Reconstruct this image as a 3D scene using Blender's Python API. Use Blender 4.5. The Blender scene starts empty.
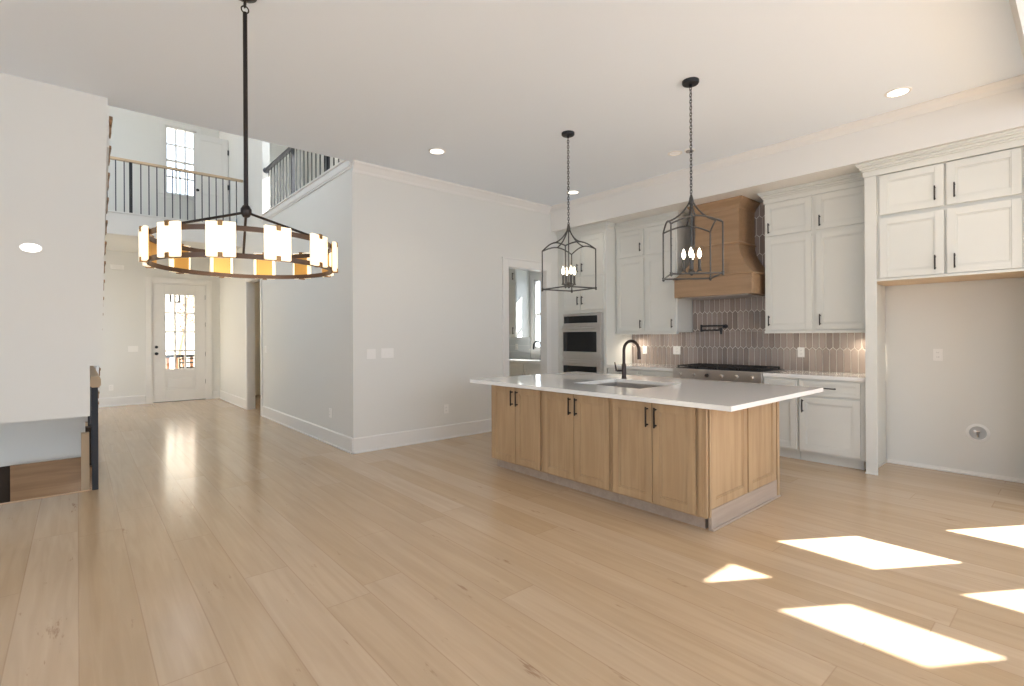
import bpy, math, random
from mathutils import Vector, Matrix
random.seed(7)
sc = bpy.context.scene
COL = sc.collection
PI = math.pi

# ------------------------------------------------------------------ camera
H = 1.36
yaw, roll = math.radians(40.89), math.radians(-0.311)
fw = Vector((math.sin(yaw), math.cos(yaw), 0)); rt = Vector((math.cos(yaw), -math.sin(yaw), 0)); up = Vector((0, 0, 1))
R3 = rt * math.cos(roll) + up * math.sin(roll)
U3 = up * math.cos(roll) - rt * math.sin(roll)
cd = bpy.data.cameras.new('camera'); cam = bpy.data.objects.new('camera', cd); COL.objects.link(cam)
cam.matrix_world = Matrix(((R3.x, U3.x, -fw.x, 0), (R3.y, U3.y, -fw.y, 0), (R3.z, U3.z, -fw.z, H), (0, 0, 0, 1)))
cd.sensor_fit = 'HORIZONTAL'; cd.sensor_width = 36; cd.lens = 502 / 1024 * 36
cd.shift_y = -(343 - 336.1) / 1024
cd.clip_start = 0.05; cd.clip_end = 200
sc.camera = cam

# ------------------------------------------------------------------ light
world = bpy.data.worlds.new('world'); sc.world = world; world.use_nodes = True
bg = world.node_tree.nodes['Background']
bg.inputs['Color'].default_value = (0.80, 0.915, 1.07, 1); bg.inputs['Strength'].default_value = 5.6
sd = bpy.data.lights.new('sun', 'SUN'); sun = bpy.data.objects.new('sun', sd); COL.objects.link(sun)
SUN = Vector((-0.84, 0.55, -0.82)).normalized()
sun.rotation_euler = SUN.to_track_quat('-Z', 'Y').to_euler()
sd.energy = 60; sd.angle = math.radians(0.5); sd.color = (1.0, 0.98, 0.95)

def portal(name, loc, normal, w, h):
    d = bpy.data.lights.new(name, 'AREA'); d.shape = 'RECTANGLE'; d.size = w; d.size_y = h
    o = bpy.data.objects.new(name, d); COL.objects.link(o); o.location = loc
    o.rotation_euler = Vector(normal).to_track_quat('-Z', 'Z').to_euler()
    d.cycles.is_portal = True
    return o

vs = sc.view_settings
vs.view_transform = 'Standard'; vs.look = 'None'; vs.gamma = 1; vs.use_curve_mapping = False
vs.exposure = -0.82
sc.cycles.use_denoising = True
sc.cycles.max_bounces = 12; sc.cycles.diffuse_bounces = 8; sc.cycles.glossy_bounces = 5
sc.cycles.sample_clamp_indirect = 8

# ------------------------------------------------------------------ materials
def lin(r, g, b):
    f = lambda c: (c / 255 / 12.92) if c / 255 <= 0.04045 else ((c / 255 + 0.055) / 1.055) ** 2.4
    return (f(r), f(g), f(b), 1)

def mat(name, col, rough=0.5, metal=0.0, emit=None, es=0, coat=0, spec=0.5, noise=None):
    m = bpy.data.materials.new(name); m.use_nodes = True
    b = m.node_tree.nodes['Principled BSDF']
    b.inputs['Base Color'].default_value = col; b.inputs['Roughness'].default_value = rough
    b.inputs['Metallic'].default_value = metal; b.inputs['Coat Weight'].default_value = coat
    b.inputs['Specular IOR Level'].default_value = spec
    if emit:
        b.inputs['Emission Color'].default_value = emit; b.inputs['Emission Strength'].default_value = es
    if noise:
        nt = m.node_tree; sc_, amt = noise
        tc = nt.nodes.new('ShaderNodeTexCoord'); n = nt.nodes.new('ShaderNodeTexNoise'); n.inputs['Scale'].default_value = sc_
        nt.links.new(tc.outputs['Object'], n.inputs['Vector'])
        bp = nt.nodes.new('ShaderNodeBump'); bp.inputs['Strength'].default_value = amt; bp.inputs['Distance'].default_value = 0.002
        nt.links.new(n.outputs['Fac'], bp.inputs['Height']); nt.links.new(bp.outputs['Normal'], b.inputs['Normal'])
    return m

WALL = mat('wall_paint', lin(222, 221, 216), 0.75, noise=(180, 0.12))
CEIL = mat('ceiling_paint', lin(234, 241, 249), 0.85, noise=(150, 0.12))
TRIM = mat('trim_paint', lin(228, 226, 222), 0.4)
CAB = mat('cabinet_paint', lin(217, 217, 211), 0.38)
BRONZE = mat('dark_bronze', lin(48, 42, 40), 0.38, 0.6)
LANT = mat('lantern_bronze', lin(80, 76, 72), 0.4, 0.6)
FAUC = mat('oil_rubbed_bronze', lin(66, 56, 52), 0.3, 0.7)
BLACK = mat('matte_black', lin(34, 35, 40), 0.4, 0.3)
CHAND = mat('chandelier_bronze', lin(88, 70, 58), 0.38, 0.7)
CLIP = mat('clip_bronze', lin(150, 116, 76), 0.4, 0.6)
BRASS = mat('aged_brass', lin(222, 174, 98), 0.4, 0.75)
STEEL = mat('stainless_steel', lin(205, 200, 195), 0.28, 0.9)
BLKGLASS = mat('black_glass', lin(22, 21, 22), 0.08, 0.0)
IRON = mat('cast_iron', lin(52, 48, 46), 0.55, 0.2)
QUARTZ = mat('white_quartz', lin(236, 235, 232), 0.08, coat=0.3)
PLATE = mat('white_plastic', lin(236, 234, 230), 0.35)
GROUT = mat('grout', lin(222, 216, 208), 0.8)
LED = mat('led_lens', lin(255, 250, 240), 0.4, emit=(1, 0.95, 0.86, 1), es=6)
LEDDIM = mat('led_lens_off', lin(240, 238, 232), 0.4, emit=(1, 0.97, 0.92, 1), es=0.25)
BULB = mat('bulb_glow', lin(255, 240, 215), 0.3, emit=(1, 0.86, 0.62, 1), es=14)
RAILWOOD = mat('rail_wood', lin(196, 172, 142), 0.45)
BAL = mat('baluster_metal', lin(70, 72, 80), 0.45, 0.4)
DARKVOID = mat('void_shade', lin(60, 44, 30), 0.6)  # dark brown painted in for the unlit basement opening
CONCRETE = mat('porch_concrete', lin(200, 192, 180), 0.8)
BRICK = mat('porch_brick', lin(160, 112, 78), 0.8)
LEAF = mat('russet_leaf', lin(176, 108, 76), 0.7)
BARK = mat('bark', lin(150, 125, 100), 0.8)

def wood(name, base, dark, axis=2, scale=1.0, rough=0.42):
    m = bpy.data.materials.new(name); m.use_nodes = True; nt = m.node_tree; b = nt.nodes['Principled BSDF']
    tc = nt.nodes.new('ShaderNodeTexCoord'); mp = nt.nodes.new('ShaderNodeMapping')
    s = [14 * scale] * 3; s[axis] = 0.9 * scale
    mp.inputs['Scale'].default_value = s
    n = nt.nodes.new('ShaderNodeTexNoise'); n.inputs['Scale'].default_value = 1.6; n.inputs['Detail'].default_value = 6; n.inputs['Distortion'].default_value = 0.6
    n2 = nt.nodes.new('ShaderNodeTexNoise'); n2.inputs['Scale'].default_value = 1.7; n2.inputs['Detail'].default_value = 2
    cr = nt.nodes.new('ShaderNodeValToRGB')
    cr.color_ramp.elements[0].position = 0.3; cr.color_ramp.elements[0].color = dark
    cr.color_ramp.elements[1].position = 0.62; cr.color_ramp.elements[1].color = base
    mx = nt.nodes.new('ShaderNodeMix'); mx.data_type = 'RGBA'; mx.blend_type = 'MULTIPLY'; mx.inputs['Factor'].default_value = 0.3
    c2 = nt.nodes.new('ShaderNodeValToRGB'); c2.color_ramp.elements[0].position = 0.3; c2.color_ramp.elements[0].color = (0.7, 0.64, 0.58, 1)
    c2.color_ramp.elements[1].position = 0.65
    L = nt.links
    L.new(tc.outputs['Object'], mp.inputs['Vector']); L.new(mp.outputs['Vector'], n.inputs['Vector']); L.new(tc.outputs['Object'], n2.inputs['Vector'])
    L.new(n.outputs['Fac'], cr.inputs['Fac']); L.new(n2.outputs['Fac'], c2.inputs['Fac'])
    L.new(cr.outputs['Color'], mx.inputs['A']); L.new(c2.outputs['Color'], mx.inputs['B']); L.new(mx.outputs['Result'], b.inputs['Base Color'])
    b.inputs['Roughness'].default_value = rough
    return m

MAPLE = wood('island_maple', lin(178, 151, 117), lin(162, 133, 100))
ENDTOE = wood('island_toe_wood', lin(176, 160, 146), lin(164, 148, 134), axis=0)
HOODW = wood('hood_wood', lin(167, 137, 107), lin(153, 124, 94), axis=1)
UNDER = wood('raw_plywood', lin(226, 200, 165), lin(214, 186, 150), axis=1)
SKIRT = wood('stair_oak', lin(156, 122, 88), lin(140, 106, 74), axis=0)

def tile_mat():
    m = bpy.data.materials.new('taupe_picket_tile'); m.use_nodes = True; nt = m.node_tree; b = nt.nodes['Principled BSDF']
    g = nt.nodes.new('ShaderNodeNewGeometry'); cr = nt.nodes.new('ShaderNodeValToRGB')
    cr.color_ramp.elements[0].color = lin(140, 127, 120); cr.color_ramp.elements[1].color = lin(168, 154, 146)
    nt.links.new(g.outputs['Random Per Island'], cr.inputs['Fac']); nt.links.new(cr.outputs['Color'], b.inputs['Base Color'])
    b.inputs['Roughness'].default_value = 0.14
    return m
TILE = tile_mat()

def alabaster():
    m = bpy.data.materials.new('alabaster_glow'); m.use_nodes = True; nt = m.node_tree; b = nt.nodes['Principled BSDF']
    tc = nt.nodes.new('ShaderNodeTexCoord'); n = nt.nodes.new('ShaderNodeTexNoise'); n.inputs['Scale'].default_value = 9; n.inputs['Detail'].default_value = 5; n.inputs['Distortion'].default_value = 1.2
    cr = nt.nodes.new('ShaderNodeValToRGB'); cr.color_ramp.elements[0].position = 0.35; cr.color_ramp.elements[0].color = (0.95, 0.70, 0.40, 1)
    cr.color_ramp.elements[1].position = 0.6; cr.color_ramp.elements[1].color = (1, 0.86, 0.62, 1)
    nt.links.new(tc.outputs['Object'], n.inputs['Vector']); nt.links.new(n.outputs['Fac'], cr.inputs['Fac'])
    nt.links.new(cr.outputs['Color'], b.inputs['Emission Color'])
    b.inputs['Emission Strength'].default_value = 1.85; b.inputs['Base Color'].default_value = lin(240, 228, 205); b.inputs['Roughness'].default_value = 0.35
    return m
ALAB = alabaster()

def glass_mat():
    m = bpy.data.materials.new('window_glass'); m.use_nodes = True; nt = m.node_tree
    nt.nodes.remove(nt.nodes['Principled BSDF']); out = nt.nodes['Material Output']
    tr = nt.nodes.new('ShaderNodeBsdfTransparent'); tr.inputs['Color'].default_value = (0.96, 0.97, 0.97, 1)
    gl = nt.nodes.new('ShaderNodeBsdfGlossy'); gl.inputs['Roughness'].default_value = 0.02
    mx = nt.nodes.new('ShaderNodeMixShader'); mx.inputs['Fac'].default_value = 0.06
    nt.links.new(tr.outputs[0], mx.inputs[1]); nt.links.new(gl.outputs[0], mx.inputs[2]); nt.links.new(mx.outputs[0], out.inputs['Surface'])
    return m
GLASS = glass_mat()

def floor_mat():
    m = bpy.data.materials.new('oak_plank_floor'); m.use_nodes = True; nt = m.node_tree; b = nt.nodes['Principled BSDF']; L = nt.links
    N = nt.nodes.new
    def math_(op, a, b_=None, c=None):
        n = N('ShaderNodeMath'); n.operation = op
        for i, v in enumerate((a, b_, c)):
            if v is None: continue
            if isinstance(v, (int, float)): n.inputs[i].default_value = v
            else: L.new(v, n.inputs[i])
        return n.outputs[0]
    tc = N('ShaderNodeTexCoord'); sp = N('ShaderNodeSeparateXYZ'); L.new(tc.outputs['Object'], sp.inputs[0])
    x, y = sp.outputs['X'], sp.outputs['Y']
    W, LEN = 0.235, 2.6
    u = math_('DIVIDE', x, W); row = math_('FLOOR', u); fu = math_('FRACT', u)
    wn = N('ShaderNodeTexWhiteNoise'); wn.noise_dimensions = '1D'; L.new(row, wn.inputs['W'])
    v = math_('ADD', math_('DIVIDE', y, LEN), math_('MULTIPLY', wn.outputs['Value'], 7.3)); colm = math_('FLOOR', v); fv = math_('FRACT', v)
    cb = N('ShaderNodeCombineXYZ'); L.new(row, cb.inputs[0]); L.new(colm, cb.inputs[1])
    w2 = N('ShaderNodeTexWhiteNoise'); w2.noise_dimensions = '2D'; L.new(cb.outputs[0], w2.inputs['Vector'])
    rnd = w2.outputs['Value']
    # grain
    gx = math_('MULTIPLY', x, 16); gy = math_('ADD', math_('MULTIPLY', y, 0.9), math_('MULTIPLY', rnd, 37))
    gv = N('ShaderNodeCombineXYZ'); L.new(gx, gv.inputs[0]); L.new(gy, gv.inputs[1]); L.new(math_('MULTIPLY', rnd, 11), gv.inputs[2])
    gn = N('ShaderNodeTexNoise'); gn.inputs['Scale'].default_value = 1.3; gn.inputs['Detail'].default_value = 7; gn.inputs['Distortion'].default_value = 0.8; L.new(gv.outputs[0], gn.inputs['Vector'])
    cr = N('ShaderNodeValToRGB'); e = cr.color_ramp.elements
    e[0].position = 0.28; e[0].color = lin(180, 153, 121); e[1].position = 0.72; e[1].color = lin(192, 166, 134)
    L.new(gn.outputs['Fac'], cr.inputs['Fac'])
    # broad figure
    bv = N('ShaderNodeCombineXYZ'); L.new(math_('MULTIPLY', x, 5), bv.inputs[0]); L.new(math_('ADD', math_('MULTIPLY', y, 1.1), math_('MULTIPLY', rnd, 19)), bv.inputs[1])
    bn = N('ShaderNodeTexNoise'); bn.inputs['Scale'].default_value = 1.2; bn.inputs['Detail'].default_value = 3; L.new(bv.outputs[0], bn.inputs['Vector'])
    hs = N('ShaderNodeHueSaturation'); L.new(cr.outputs['Color'], hs.inputs['Color'])
    L.new(math_('ADD', math_('ADD', math_('MULTIPLY', rnd, 0.11), 0.89), math_('MULTIPLY', bn.outputs['Fac'], 0.12)), hs.inputs['Value'])
    L.new(math_('ADD', math_('MULTIPLY', rnd, -0.12), 1.0), hs.inputs['Saturation'])
    # checks / knots: sparse dark streaks
    kv = N('ShaderNodeCombineXYZ'); L.new(math_('MULTIPLY', x, 9), kv.inputs[0]); L.new(math_('MULTIPLY', y, 1.5), kv.inputs[1]); L.new(math_('MULTIPLY', rnd, 5), kv.inputs[2])
    kn = N('ShaderNodeTexNoise'); kn.inputs['Scale'].default_value = 1.6; kn.inputs['Detail'].default_value = 4; kn.inputs['Roughness'].default_value = 0.75; L.new(kv.outputs[0], kn.inputs['Vector'])
    kr = N('ShaderNodeMapRange'); kr.inputs['From Min'].default_value = 0.655; kr.inputs['From Max'].default_value = 0.72; L.new(kn.outputs['Fac'], kr.inputs['Value'])
    mk = N('ShaderNodeMix'); mk.data_type = 'RGBA'; L.new(math_('MULTIPLY', kr.outputs['Result'], 0.6), mk.inputs['Factor'])
    L.new(hs.outputs['Color'], mk.inputs['A']); mk.inputs['B'].default_value = lin(140, 104, 76)
    # seams
    eu = math_('MULTIPLY', math_('MINIMUM', fu, math_('SUBTRACT', 1.0, fu)), W)
    ev = math_('MULTIPLY', math_('MINIMUM', fv, math_('SUBTRACT', 1.0, fv)), LEN)
    ed = math_('MINIMUM', eu, ev)
    sr = N('ShaderNodeMapRange'); sr.inputs['From Min'].default_value = 0.0008; sr.inputs['From Max'].default_value = 0.0035; sr.inputs['To Min'].default_value = 1; sr.inputs['To Max'].default_value = 0; L.new(ed, sr.inputs['Value'])
    ms = N('ShaderNodeMix'); ms.data_type = 'RGBA'; L.new(math_('MULTIPLY', sr.outputs['Result'], 0.45), ms.inputs['Factor'])
    L.new(mk.outputs['Result'], ms.inputs['A']); ms.inputs['B'].default_value = lin(150, 116, 88)
    L.new(ms.outputs['Result'], b.inputs['Base Color'])
    rr = N('ShaderNodeMapRange'); rr.inputs['To Min'].default_value = 0.16; rr.inputs['To Max'].default_value = 0.2; L.new(gn.outputs['Fac'], rr.inputs['Value']); L.new(rr.outputs['Result'], b.inputs['Roughness'])
    bp = N('ShaderNodeBump'); bp.inputs['Strength'].default_value = 0.2; bp.inputs['Distance'].default_value = 0.0015
    L.new(math_('SUBTRACT', math_('MULTIPLY', gn.outputs['Fac'], 0.06), sr.outputs['Result']), bp.inputs['Height']); L.new(bp.outputs['Normal'], b.inputs['Normal'])
    return m
FLOOR = floor_mat()

# ------------------------------------------------------------------ mesh helpers
class MB:
    def __init__(s): s.v = []; s.f = []; s.sm = []
    def add(s, vs_, fs_, smooth=False):
        o = len(s.v); s.v += [tuple(p) for p in vs_]
        for f in fs_: s.f.append([i + o for i in f]); s.sm.append(smooth)
        return s
    def box(s, x0, x1, y0, y1, z0, z1):
        x0, x1 = min(x0, x1), max(x0, x1); y0, y1 = min(y0, y1), max(y0, y1); z0, z1 = min(z0, z1), max(z0, z1)
        return s.add([(x0, y0, z0), (x1, y0, z0), (x1, y1, z0), (x0, y1, z0), (x0, y0, z1), (x1, y0, z1), (x1, y1, z1), (x0, y1, z1)],
                     [(0, 3, 2, 1), (4, 5, 6, 7), (0, 1, 5, 4), (1, 2, 6, 5), (2, 3, 7, 6), (3, 0, 4, 7)])
    def fbox(s, F, u0, u1, v0, v1, w0, w1):
        a = F(u0, v0, w0); b = F(u1, v1, w1)
        return s.box(a[0], b[0], a[1], b[1], a[2], b[2])
    def prism(s, prof, axis, a0, a1):
        """prof: list of (p, q); axis 'X': (y, z) extruded in x; 'Y': (x, z) in y; 'Z': (x, y) in z."""
        n = len(prof)
        def pt(p, q, a): return {'X': (a, p, q), 'Y': (p, a, q), 'Z': (p, q, a)}[axis]
        V = [pt(p, q, a0) for p, q in prof] + [pt(p, q, a1) for p, q in prof]
        Fs = [tuple(range(n)), tuple(range(2 * n - 1, n - 1, -1))] + [(i, i + n, (i + 1) % n + n, (i + 1) % n) for i in range(n)]
        return s.add(V, Fs)
    def loft(s, rings, cap=True, smooth=False):
        n = len(rings[0]); V = [p for r in rings for p in r]; Fs = []
        for k in range(len(rings) - 1):
            for i in range(n):
                j = (i + 1) % n; Fs.append((k * n + i, k * n + j, (k + 1) * n + j, (k + 1) * n + i))
        s.add(V, Fs, smooth)
        if cap:
            o = len(s.v) - len(V)
            s.f.append([o + i for i in range(n)][::-1]); s.sm.append(False)
            s.f.append([o + (len(rings) - 1) * n + i for i in range(n)]); s.sm.append(False)
        return s
    def tube(s, pts, r, n=8, closed=False):
        P = [Vector(p) for p in pts]; m = len(P); rings = []; prev = None
        for i in range(m):
            if closed: t = (P[(i + 1) % m] - P[i - 1]).normalized()
            else: t = (P[min(i + 1, m - 1)] - P[max(i - 1, 0)]).normalized()
            if prev is None:
                a = Vector((0, 0, 1)) if abs(t.z) < 0.9 else Vector((1, 0, 0))
                nrm = (a - t * a.dot(t)).normalized()
            else: nrm = (prev - t * prev.dot(t)).normalized()
            prev = nrm; bn = t.cross(nrm); rr = r[i] if isinstance(r, (list, tuple)) else r
            rings.append([P[i] + (nrm * math.cos(2 * PI * k / n) + bn * math.sin(2 * PI * k / n)) * rr for k in range(n)])
        if closed: rings.append(rings[0])
        return s.loft(rings, cap=not closed, smooth=True)
    def lathe(s, prof, c=(0, 0, 0), n=20, axis='Z'):
        """prof: list of (radius, height) along axis."""
        rings = []
        for r, h in prof:
            ring = []
            for k in range(n):
                a = 2 * PI * k / n; p, q = math.cos(a) * max(r, 1e-5), math.sin(a) * max(r, 1e-5)
                ring.append({'Z': (c[0] + p, c[1] + q, c[2] + h), 'X': (c[0] + h, c[1] + p, c[2] + q), 'Y': (c[0] + q, c[1] + h, c[2] + p)}[axis])
            rings.append(ring)
        return s.loft(rings, smooth=True)
    def build(s, name, m, parent=None, bevel=0.0, seg=2, origin=None, loc=None):
        me = bpy.data.meshes.new(name)
        o0 = Vector(origin) if origin is not None else (Vector(parent['_o']) if parent is not None and '_o' in parent else Vector((0, 0, 0)))
        me.from_pydata([tuple(Vector(p) - o0) for p in s.v], [], s.f)
        me.polygons.foreach_set('use_smooth', s.sm); me.update()
        import bmesh
        bm = bmesh.new(); bm.from_mesh(me); bmesh.ops.recalc_face_normals(bm, faces=bm.faces); bm.to_mesh(me); bm.free()
        if any(s.sm): me.set_sharp_from_angle(angle=math.radians(40))
        me.materials.append(m)
        o = bpy.data.objects.new(name, me); COL.objects.link(o)
        if parent is not None:
            o.parent = parent; o['_o'] = tuple(o0)
        elif origin is not None: o.location = origin
        if bevel:
            b = o.modifiers.new('bevel', 'BEVEL'); b.width = bevel; b.segments = seg; b.limit_method = 'ANGLE'; b.angle_limit = math.radians(50)
        return o

def tag(o, label, cat, group=None):
    o['label'] = label; o['category'] = cat
    if group: o['group'] = group
    return o
def thing(name, label, cat, loc=(0, 0, 0), group=None):
    o = bpy.data.objects.new(name, None); COL.objects.link(o); o.location = loc; o['_o'] = tuple(loc)
    o.empty_display_size = 0.1
    return tag(o, label, cat, group)
def struct(name, mb, m, bevel=0.0, parent=None):
    o = mb.build(name, m, parent, bevel)
    if parent is None: o['kind'] = 'structure'
    return o
def copy_tree(o, parent=None):
    c = o.copy(); COL.objects.link(c)
    if parent is not None: c.parent = parent
    for ch in list(o.children): copy_tree(ch, c)
    return c
def dup(o, loc, label, rot=None):
    c = copy_tree(o); c.location = loc
    if rot is not None: c.rotation_euler = rot
    c['label'] = label
    return c

def FX(x0):   # plane facing -X: u = world y, v = z, w = outwards
    return lambda u, v, w: (x0 - w, u, v)
def FY(y0):   # plane facing -Y: u = world x
    return lambda u, v, w: (u, y0 - w, v)

def shaker(F, u0, u1, v0, v1, fr=0.062, t=0.02, rec=0.009):
    b = MB()
    b.fbox(F, u0, u0 + fr, v0, v1, 0, t); b.fbox(F, u1 - fr, u1, v0, v1, 0, t)
    b.fbox(F, u0 + fr, u1 - fr, v0, v0 + fr, 0, t); b.fbox(F, u0 + fr, u1 - fr, v1 - fr, v1, 0, t)
    k = 0.011
    b.fbox(F, u0 + fr, u0 + fr + k, v0 + fr, v1 - fr, 0, t - 0.004); b.fbox(F, u1 - fr - k, u1 - fr, v0 + fr, v1 - fr, 0, t - 0.004)
    b.fbox(F, u0 + fr + k, u1 - fr - k, v0 + fr, v0 + fr + k, 0, t - 0.004); b.fbox(F, u0 + fr + k, u1 - fr - k, v1 - fr - k, v1 - fr, 0, t - 0.004)
    b.fbox(F, u0 + fr + k, u1 - fr - k, v0 + fr + k, v1 - fr - k, 0, t - rec)
    return b
def pull(F, u, v, length, vertical=True, w0=0.02, th=0.011):
    b = MB(); h = length / 2; k = th / 2
    if vertical:
        b.fbox(F, u - k, u + k, v - h, v + h, w0 + 0.024, w0 + 0.024 + th)
        for s in (-1, 1): b.fbox(F, u - k, u + k, v + s * (h - 0.016) - k, v + s * (h - 0.016) + k, w0, w0 + 0.026)
    else:
        b.fbox(F, u - h, u + h, v - k, v + k, w0 + 0.024, w0 + 0.024 + th)
        for s in (-1, 1): b.fbox(F, u + s * (h - 0.016) - k, u + s * (h - 0.016) + k, v - k, v + k, w0, w0 + 0.026)
    return b
def door(par, F, u0, u1, v0, v1, m, hu=None, hv=None, hl=0.14, vert=True, name='door', fr=0.062, t=0.02, hm=None):
    d = shaker(F, u0, u1, v0, v1, fr, t).build(name, m, par, 0.0015, 1)
    if hu is not None: pull(F, hu, hv, hl, vert, t).build('handle', hm or BRONZE, d, 0.002, 1)
    return d

def wall(name, axis, p0, p1, u0, u1, z0, z1, holes=(), m=None, parent=None):
    """axis 'X': slab from x=p0..p1, u along y; 'Y': slab y=p0..p1, u along x. holes: (u0,u1,z0,z1)."""
    us = sorted({u0, u1, *[h[0] for h in holes], *[h[1] for h in holes]}); zs = sorted({z0, z1, *[h[2] for h in holes], *[h[3] for h in holes]})
    b = MB()
    for i in range(len(us) - 1):
        a, c = us[i], us[i + 1]
        if c <= u0 or a >= u1: continue
        run = None
        for j in range(len(zs) - 1):
            d, e = zs[j], zs[j + 1]
            cu, cz = (a + c) / 2, (d + e) / 2
            solid = z0 <= cz <= z1 and not any(h[0] < cu < h[1] and h[2] < cz < h[3] for h in holes)
            if solid:
                if run is None: run = d
                end = e
            if run is not None and (not solid or j == len(zs) - 2):
                if axis == 'X': b.box(p0, p1, a, c, run, end)
                else: b.box(a, c, p0, p1, run, end)
                run = None
    return struct(name, b, m or WALL, parent=parent)

# ------------------------------------------------------------------ large structure
CZ = 3.41
fl = MB()
fl.box(-4.5, 6.5, -4.2, 5.88, -0.2, 0); fl.box(0.13, 6.5, 5.88, 12.85, -0.2, 0); fl.box(-1.0, 0.13, 10.6, 12.85, -0.2, 0)
struct('floor', fl, FLOOR)
struct('trim_1', MB().prism([(5.862, 0.0), (5.862, 0.004), (5.895, 0.004), (5.903, -0.006), (5.903, -0.03), (5.881, -0.03), (5.881, 0.0)], 'X', -4.5, 0.13), wood('nosing_oak', lin(214, 182, 148), lin(200, 166, 130), axis=0), 0.0)

# ceiling of the great room and kitchen, with the dropped soffit over the cabinets
ce = MB(); ce.box(-4.5, 5.9, -4.2, 5.66, CZ, CZ + 0.12); ce.box(5.9, 6.6, 0.2, 5.66, CZ, CZ + 0.12)
struct('ceiling', ce, CEIL)
so = MB(); so.box(5.72, 6.5, 0.26, 5.64, 3.02, CZ)
struct('ceiling_soffit', so, TRIM)
struct('trim_2', MB().prism([(5.72, CZ), (5.72, CZ - 0.085), (5.712, CZ - 0.085), (5.70, CZ - 0.05), (5.675, CZ - 0.02), (5.665, CZ - 0.012), (5.665, CZ)], 'Y', 0.26, 5.64), TRIM)
# header over the opening to the breakfast nook on the right
struct('ceiling_beam', MB().box(1.2, 5.72, 0.14, 0.26, 3.14, CZ), CEIL)
struct('trim_3', MB().prism([(0.26, CZ), (0.26, CZ - 0.10), (0.268, CZ - 0.10), (0.285, CZ - 0.06), (0.315, CZ - 0.02), (0.325, CZ - 0.012), (0.325, CZ)], 'X', 1.2, 5.665), TRIM)

# kitchen back wall, continuing into the scullery
wall('wall_kitchen', 'X', 6.5, 6.62, 0.1, 8.72, 0, 3.41, [(5.95, 6.86, 1.12, 2.42)])
struct('wall_alcove', MB().box(5.75, 6.62, 0.14, 0.26, 0, CZ), WALL)
# white wall left of the oven with the scullery doorway
wall('wall_white', 'Y', 5.64, 5.76, 2.43, 6.5, 0, CZ, [(4.81, 5.60, 0, 2.39)])
# wall left of the foyer, over the basement stair (stepped lower edge)
wl = MB(); wl.prism([(-4.5, 0.71), (0.078, 0.71), (0.078, 1.13), (0.155, 1.13), (0.205, CZ), (-4.5, CZ)], 'Y', 5.49, 5.64)
struct('wall_left', wl, WALL)
# upper wall above the great-room ceiling edge
wall('wall_upper', 'Y', 5.5, 5.66, -1.1, 4.3, CZ + 0.12, 6.6)

# hall wall with study doorway and upper open loft
wall('wall_hall', 'X', 2.43, 2.55, 5.76, 12.85, 0, 3.36, [(9.5, 10.45, 0, 2.42)])
struct('wall_hall_upper', MB().box(2.43, 2.55, 9.38, 12.85, 3.36, 6.6), WALL)
cu = MB(); cu.box(2.405, 2.57, 5.66, 9.38, 3.36, 3.44); cu.box(2.385, 2.59, 5.66, 9.38, 3.44, 3.462); cu.box(2.415, 2.4295, 5.66, 9.38, 3.335, 3.36)
struct('trim_4', cu, TRIM, 0.003)
# front wall: front door below, window above
wall('wall_front', 'Y', 12.85, 13.0, -1.1, 4.4, 0, 6.6, [(1.17, 2.17, 0, 2.53), (1.42, 1.99, 4.43, 5.88), (3.42, 4.1, 0.9, 2.4)])  # right-hand opening is added out of view to light the study
wall('wall_foyer', 'X', -1.12, -1.0, 5.66, 12.85, -2.4, 6.6, [(6.9, 9.1, 4.0, 6.2), (11.1, 12.3, 4.1, 6.2), (10.85, 12.65, 0.5, 2.7)])
struct('ceiling_foyer', MB().box(-1.12, 4.42, 5.5, 13.0, 6.6, 6.72), CEIL)
struct('floor_loft', MB().box(2.55, 4.3, 5.76, 12.85, 3.28, 3.36), WALL)
wall('wall_loft', 'X', 4.3, 4.42, 5.66, 13.0, 3.45, 6.6, [(6.2, 9.0, 4.2, 6.0)])  # opening added out of view to brighten the loft
portal('daylight_portal', (4.43, 7.6, 5.1), (-1, 0, 0), 2.8, 1.8)
struct('wall_study', MB().box(4.2, 4.32, 8.2, 12.85, 0, 3.28).box(2.55, 4.2, 8.2, 8.3, 0, 3.28), mat('study_paint', lin(222, 206, 178), 0.75))
# bridge on the second floor
br = MB(); br.box(-1.0, 2.43, 10.70, 12.85, 3.12, 3.46)
struct('ceiling_bridge', br, WALL)
struct('trim_5', MB().box(-1.0, 2.43, 10.675, 10.70, 3.12, 3.46).box(-1.0, 2.43, 10.655, 10.74, 3.46, 3.485).box(-1.0, 2.43, 10.66, 10.70, 3.10, 3.14), TRIM, 0.003)
# scullery shell
struct('wall_scullery', MB().box(3.9, 4.02, 5.76, 8.72, 0, 3.2).box(3.9, 6.5, 8.6, 8.72, 0, 3.2), WALL)
struct('ceiling_scullery', MB().box(3.9, 6.62, 5.76, 8.72, 3.0, 3.1), CEIL)

# great room behind the camera: windows on the far walls
GW = [(-0.1, 1.7, 0.1, 3.2), (1.9, 3.7, 0.1, 3.2), (3.9, 5.65, 0.1, 3.2)]
wall('wall_back', 'Y', -4.32, -4.2, -4.5, 5.9, 0, CZ, GW)
LW = [(-3.9, -1.4, 0.1, 3.2), (-1.2, 1.6, 0.1, 3.2)]
wall('wall_side', 'X', -4.62, -4.5, -4.32, 5.6, -2.4, CZ, LW)
# nook wall with the two casement columns the sun shines through
rows = [(0.64, 1.21), (1.74, 2.24), (2.75, 3.08)]
NWH = [(a, b, z0, z1) for a, b in ((-0.676, -0.126), (-1.62, -1.04)) for z0, z1 in rows] + [(-4.1, -2.15, 0.1, 3.2)]
wall('wall_nook', 'X', 5.75, 5.775, -4.32, 0.14, 0, CZ, NWH)
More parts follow.
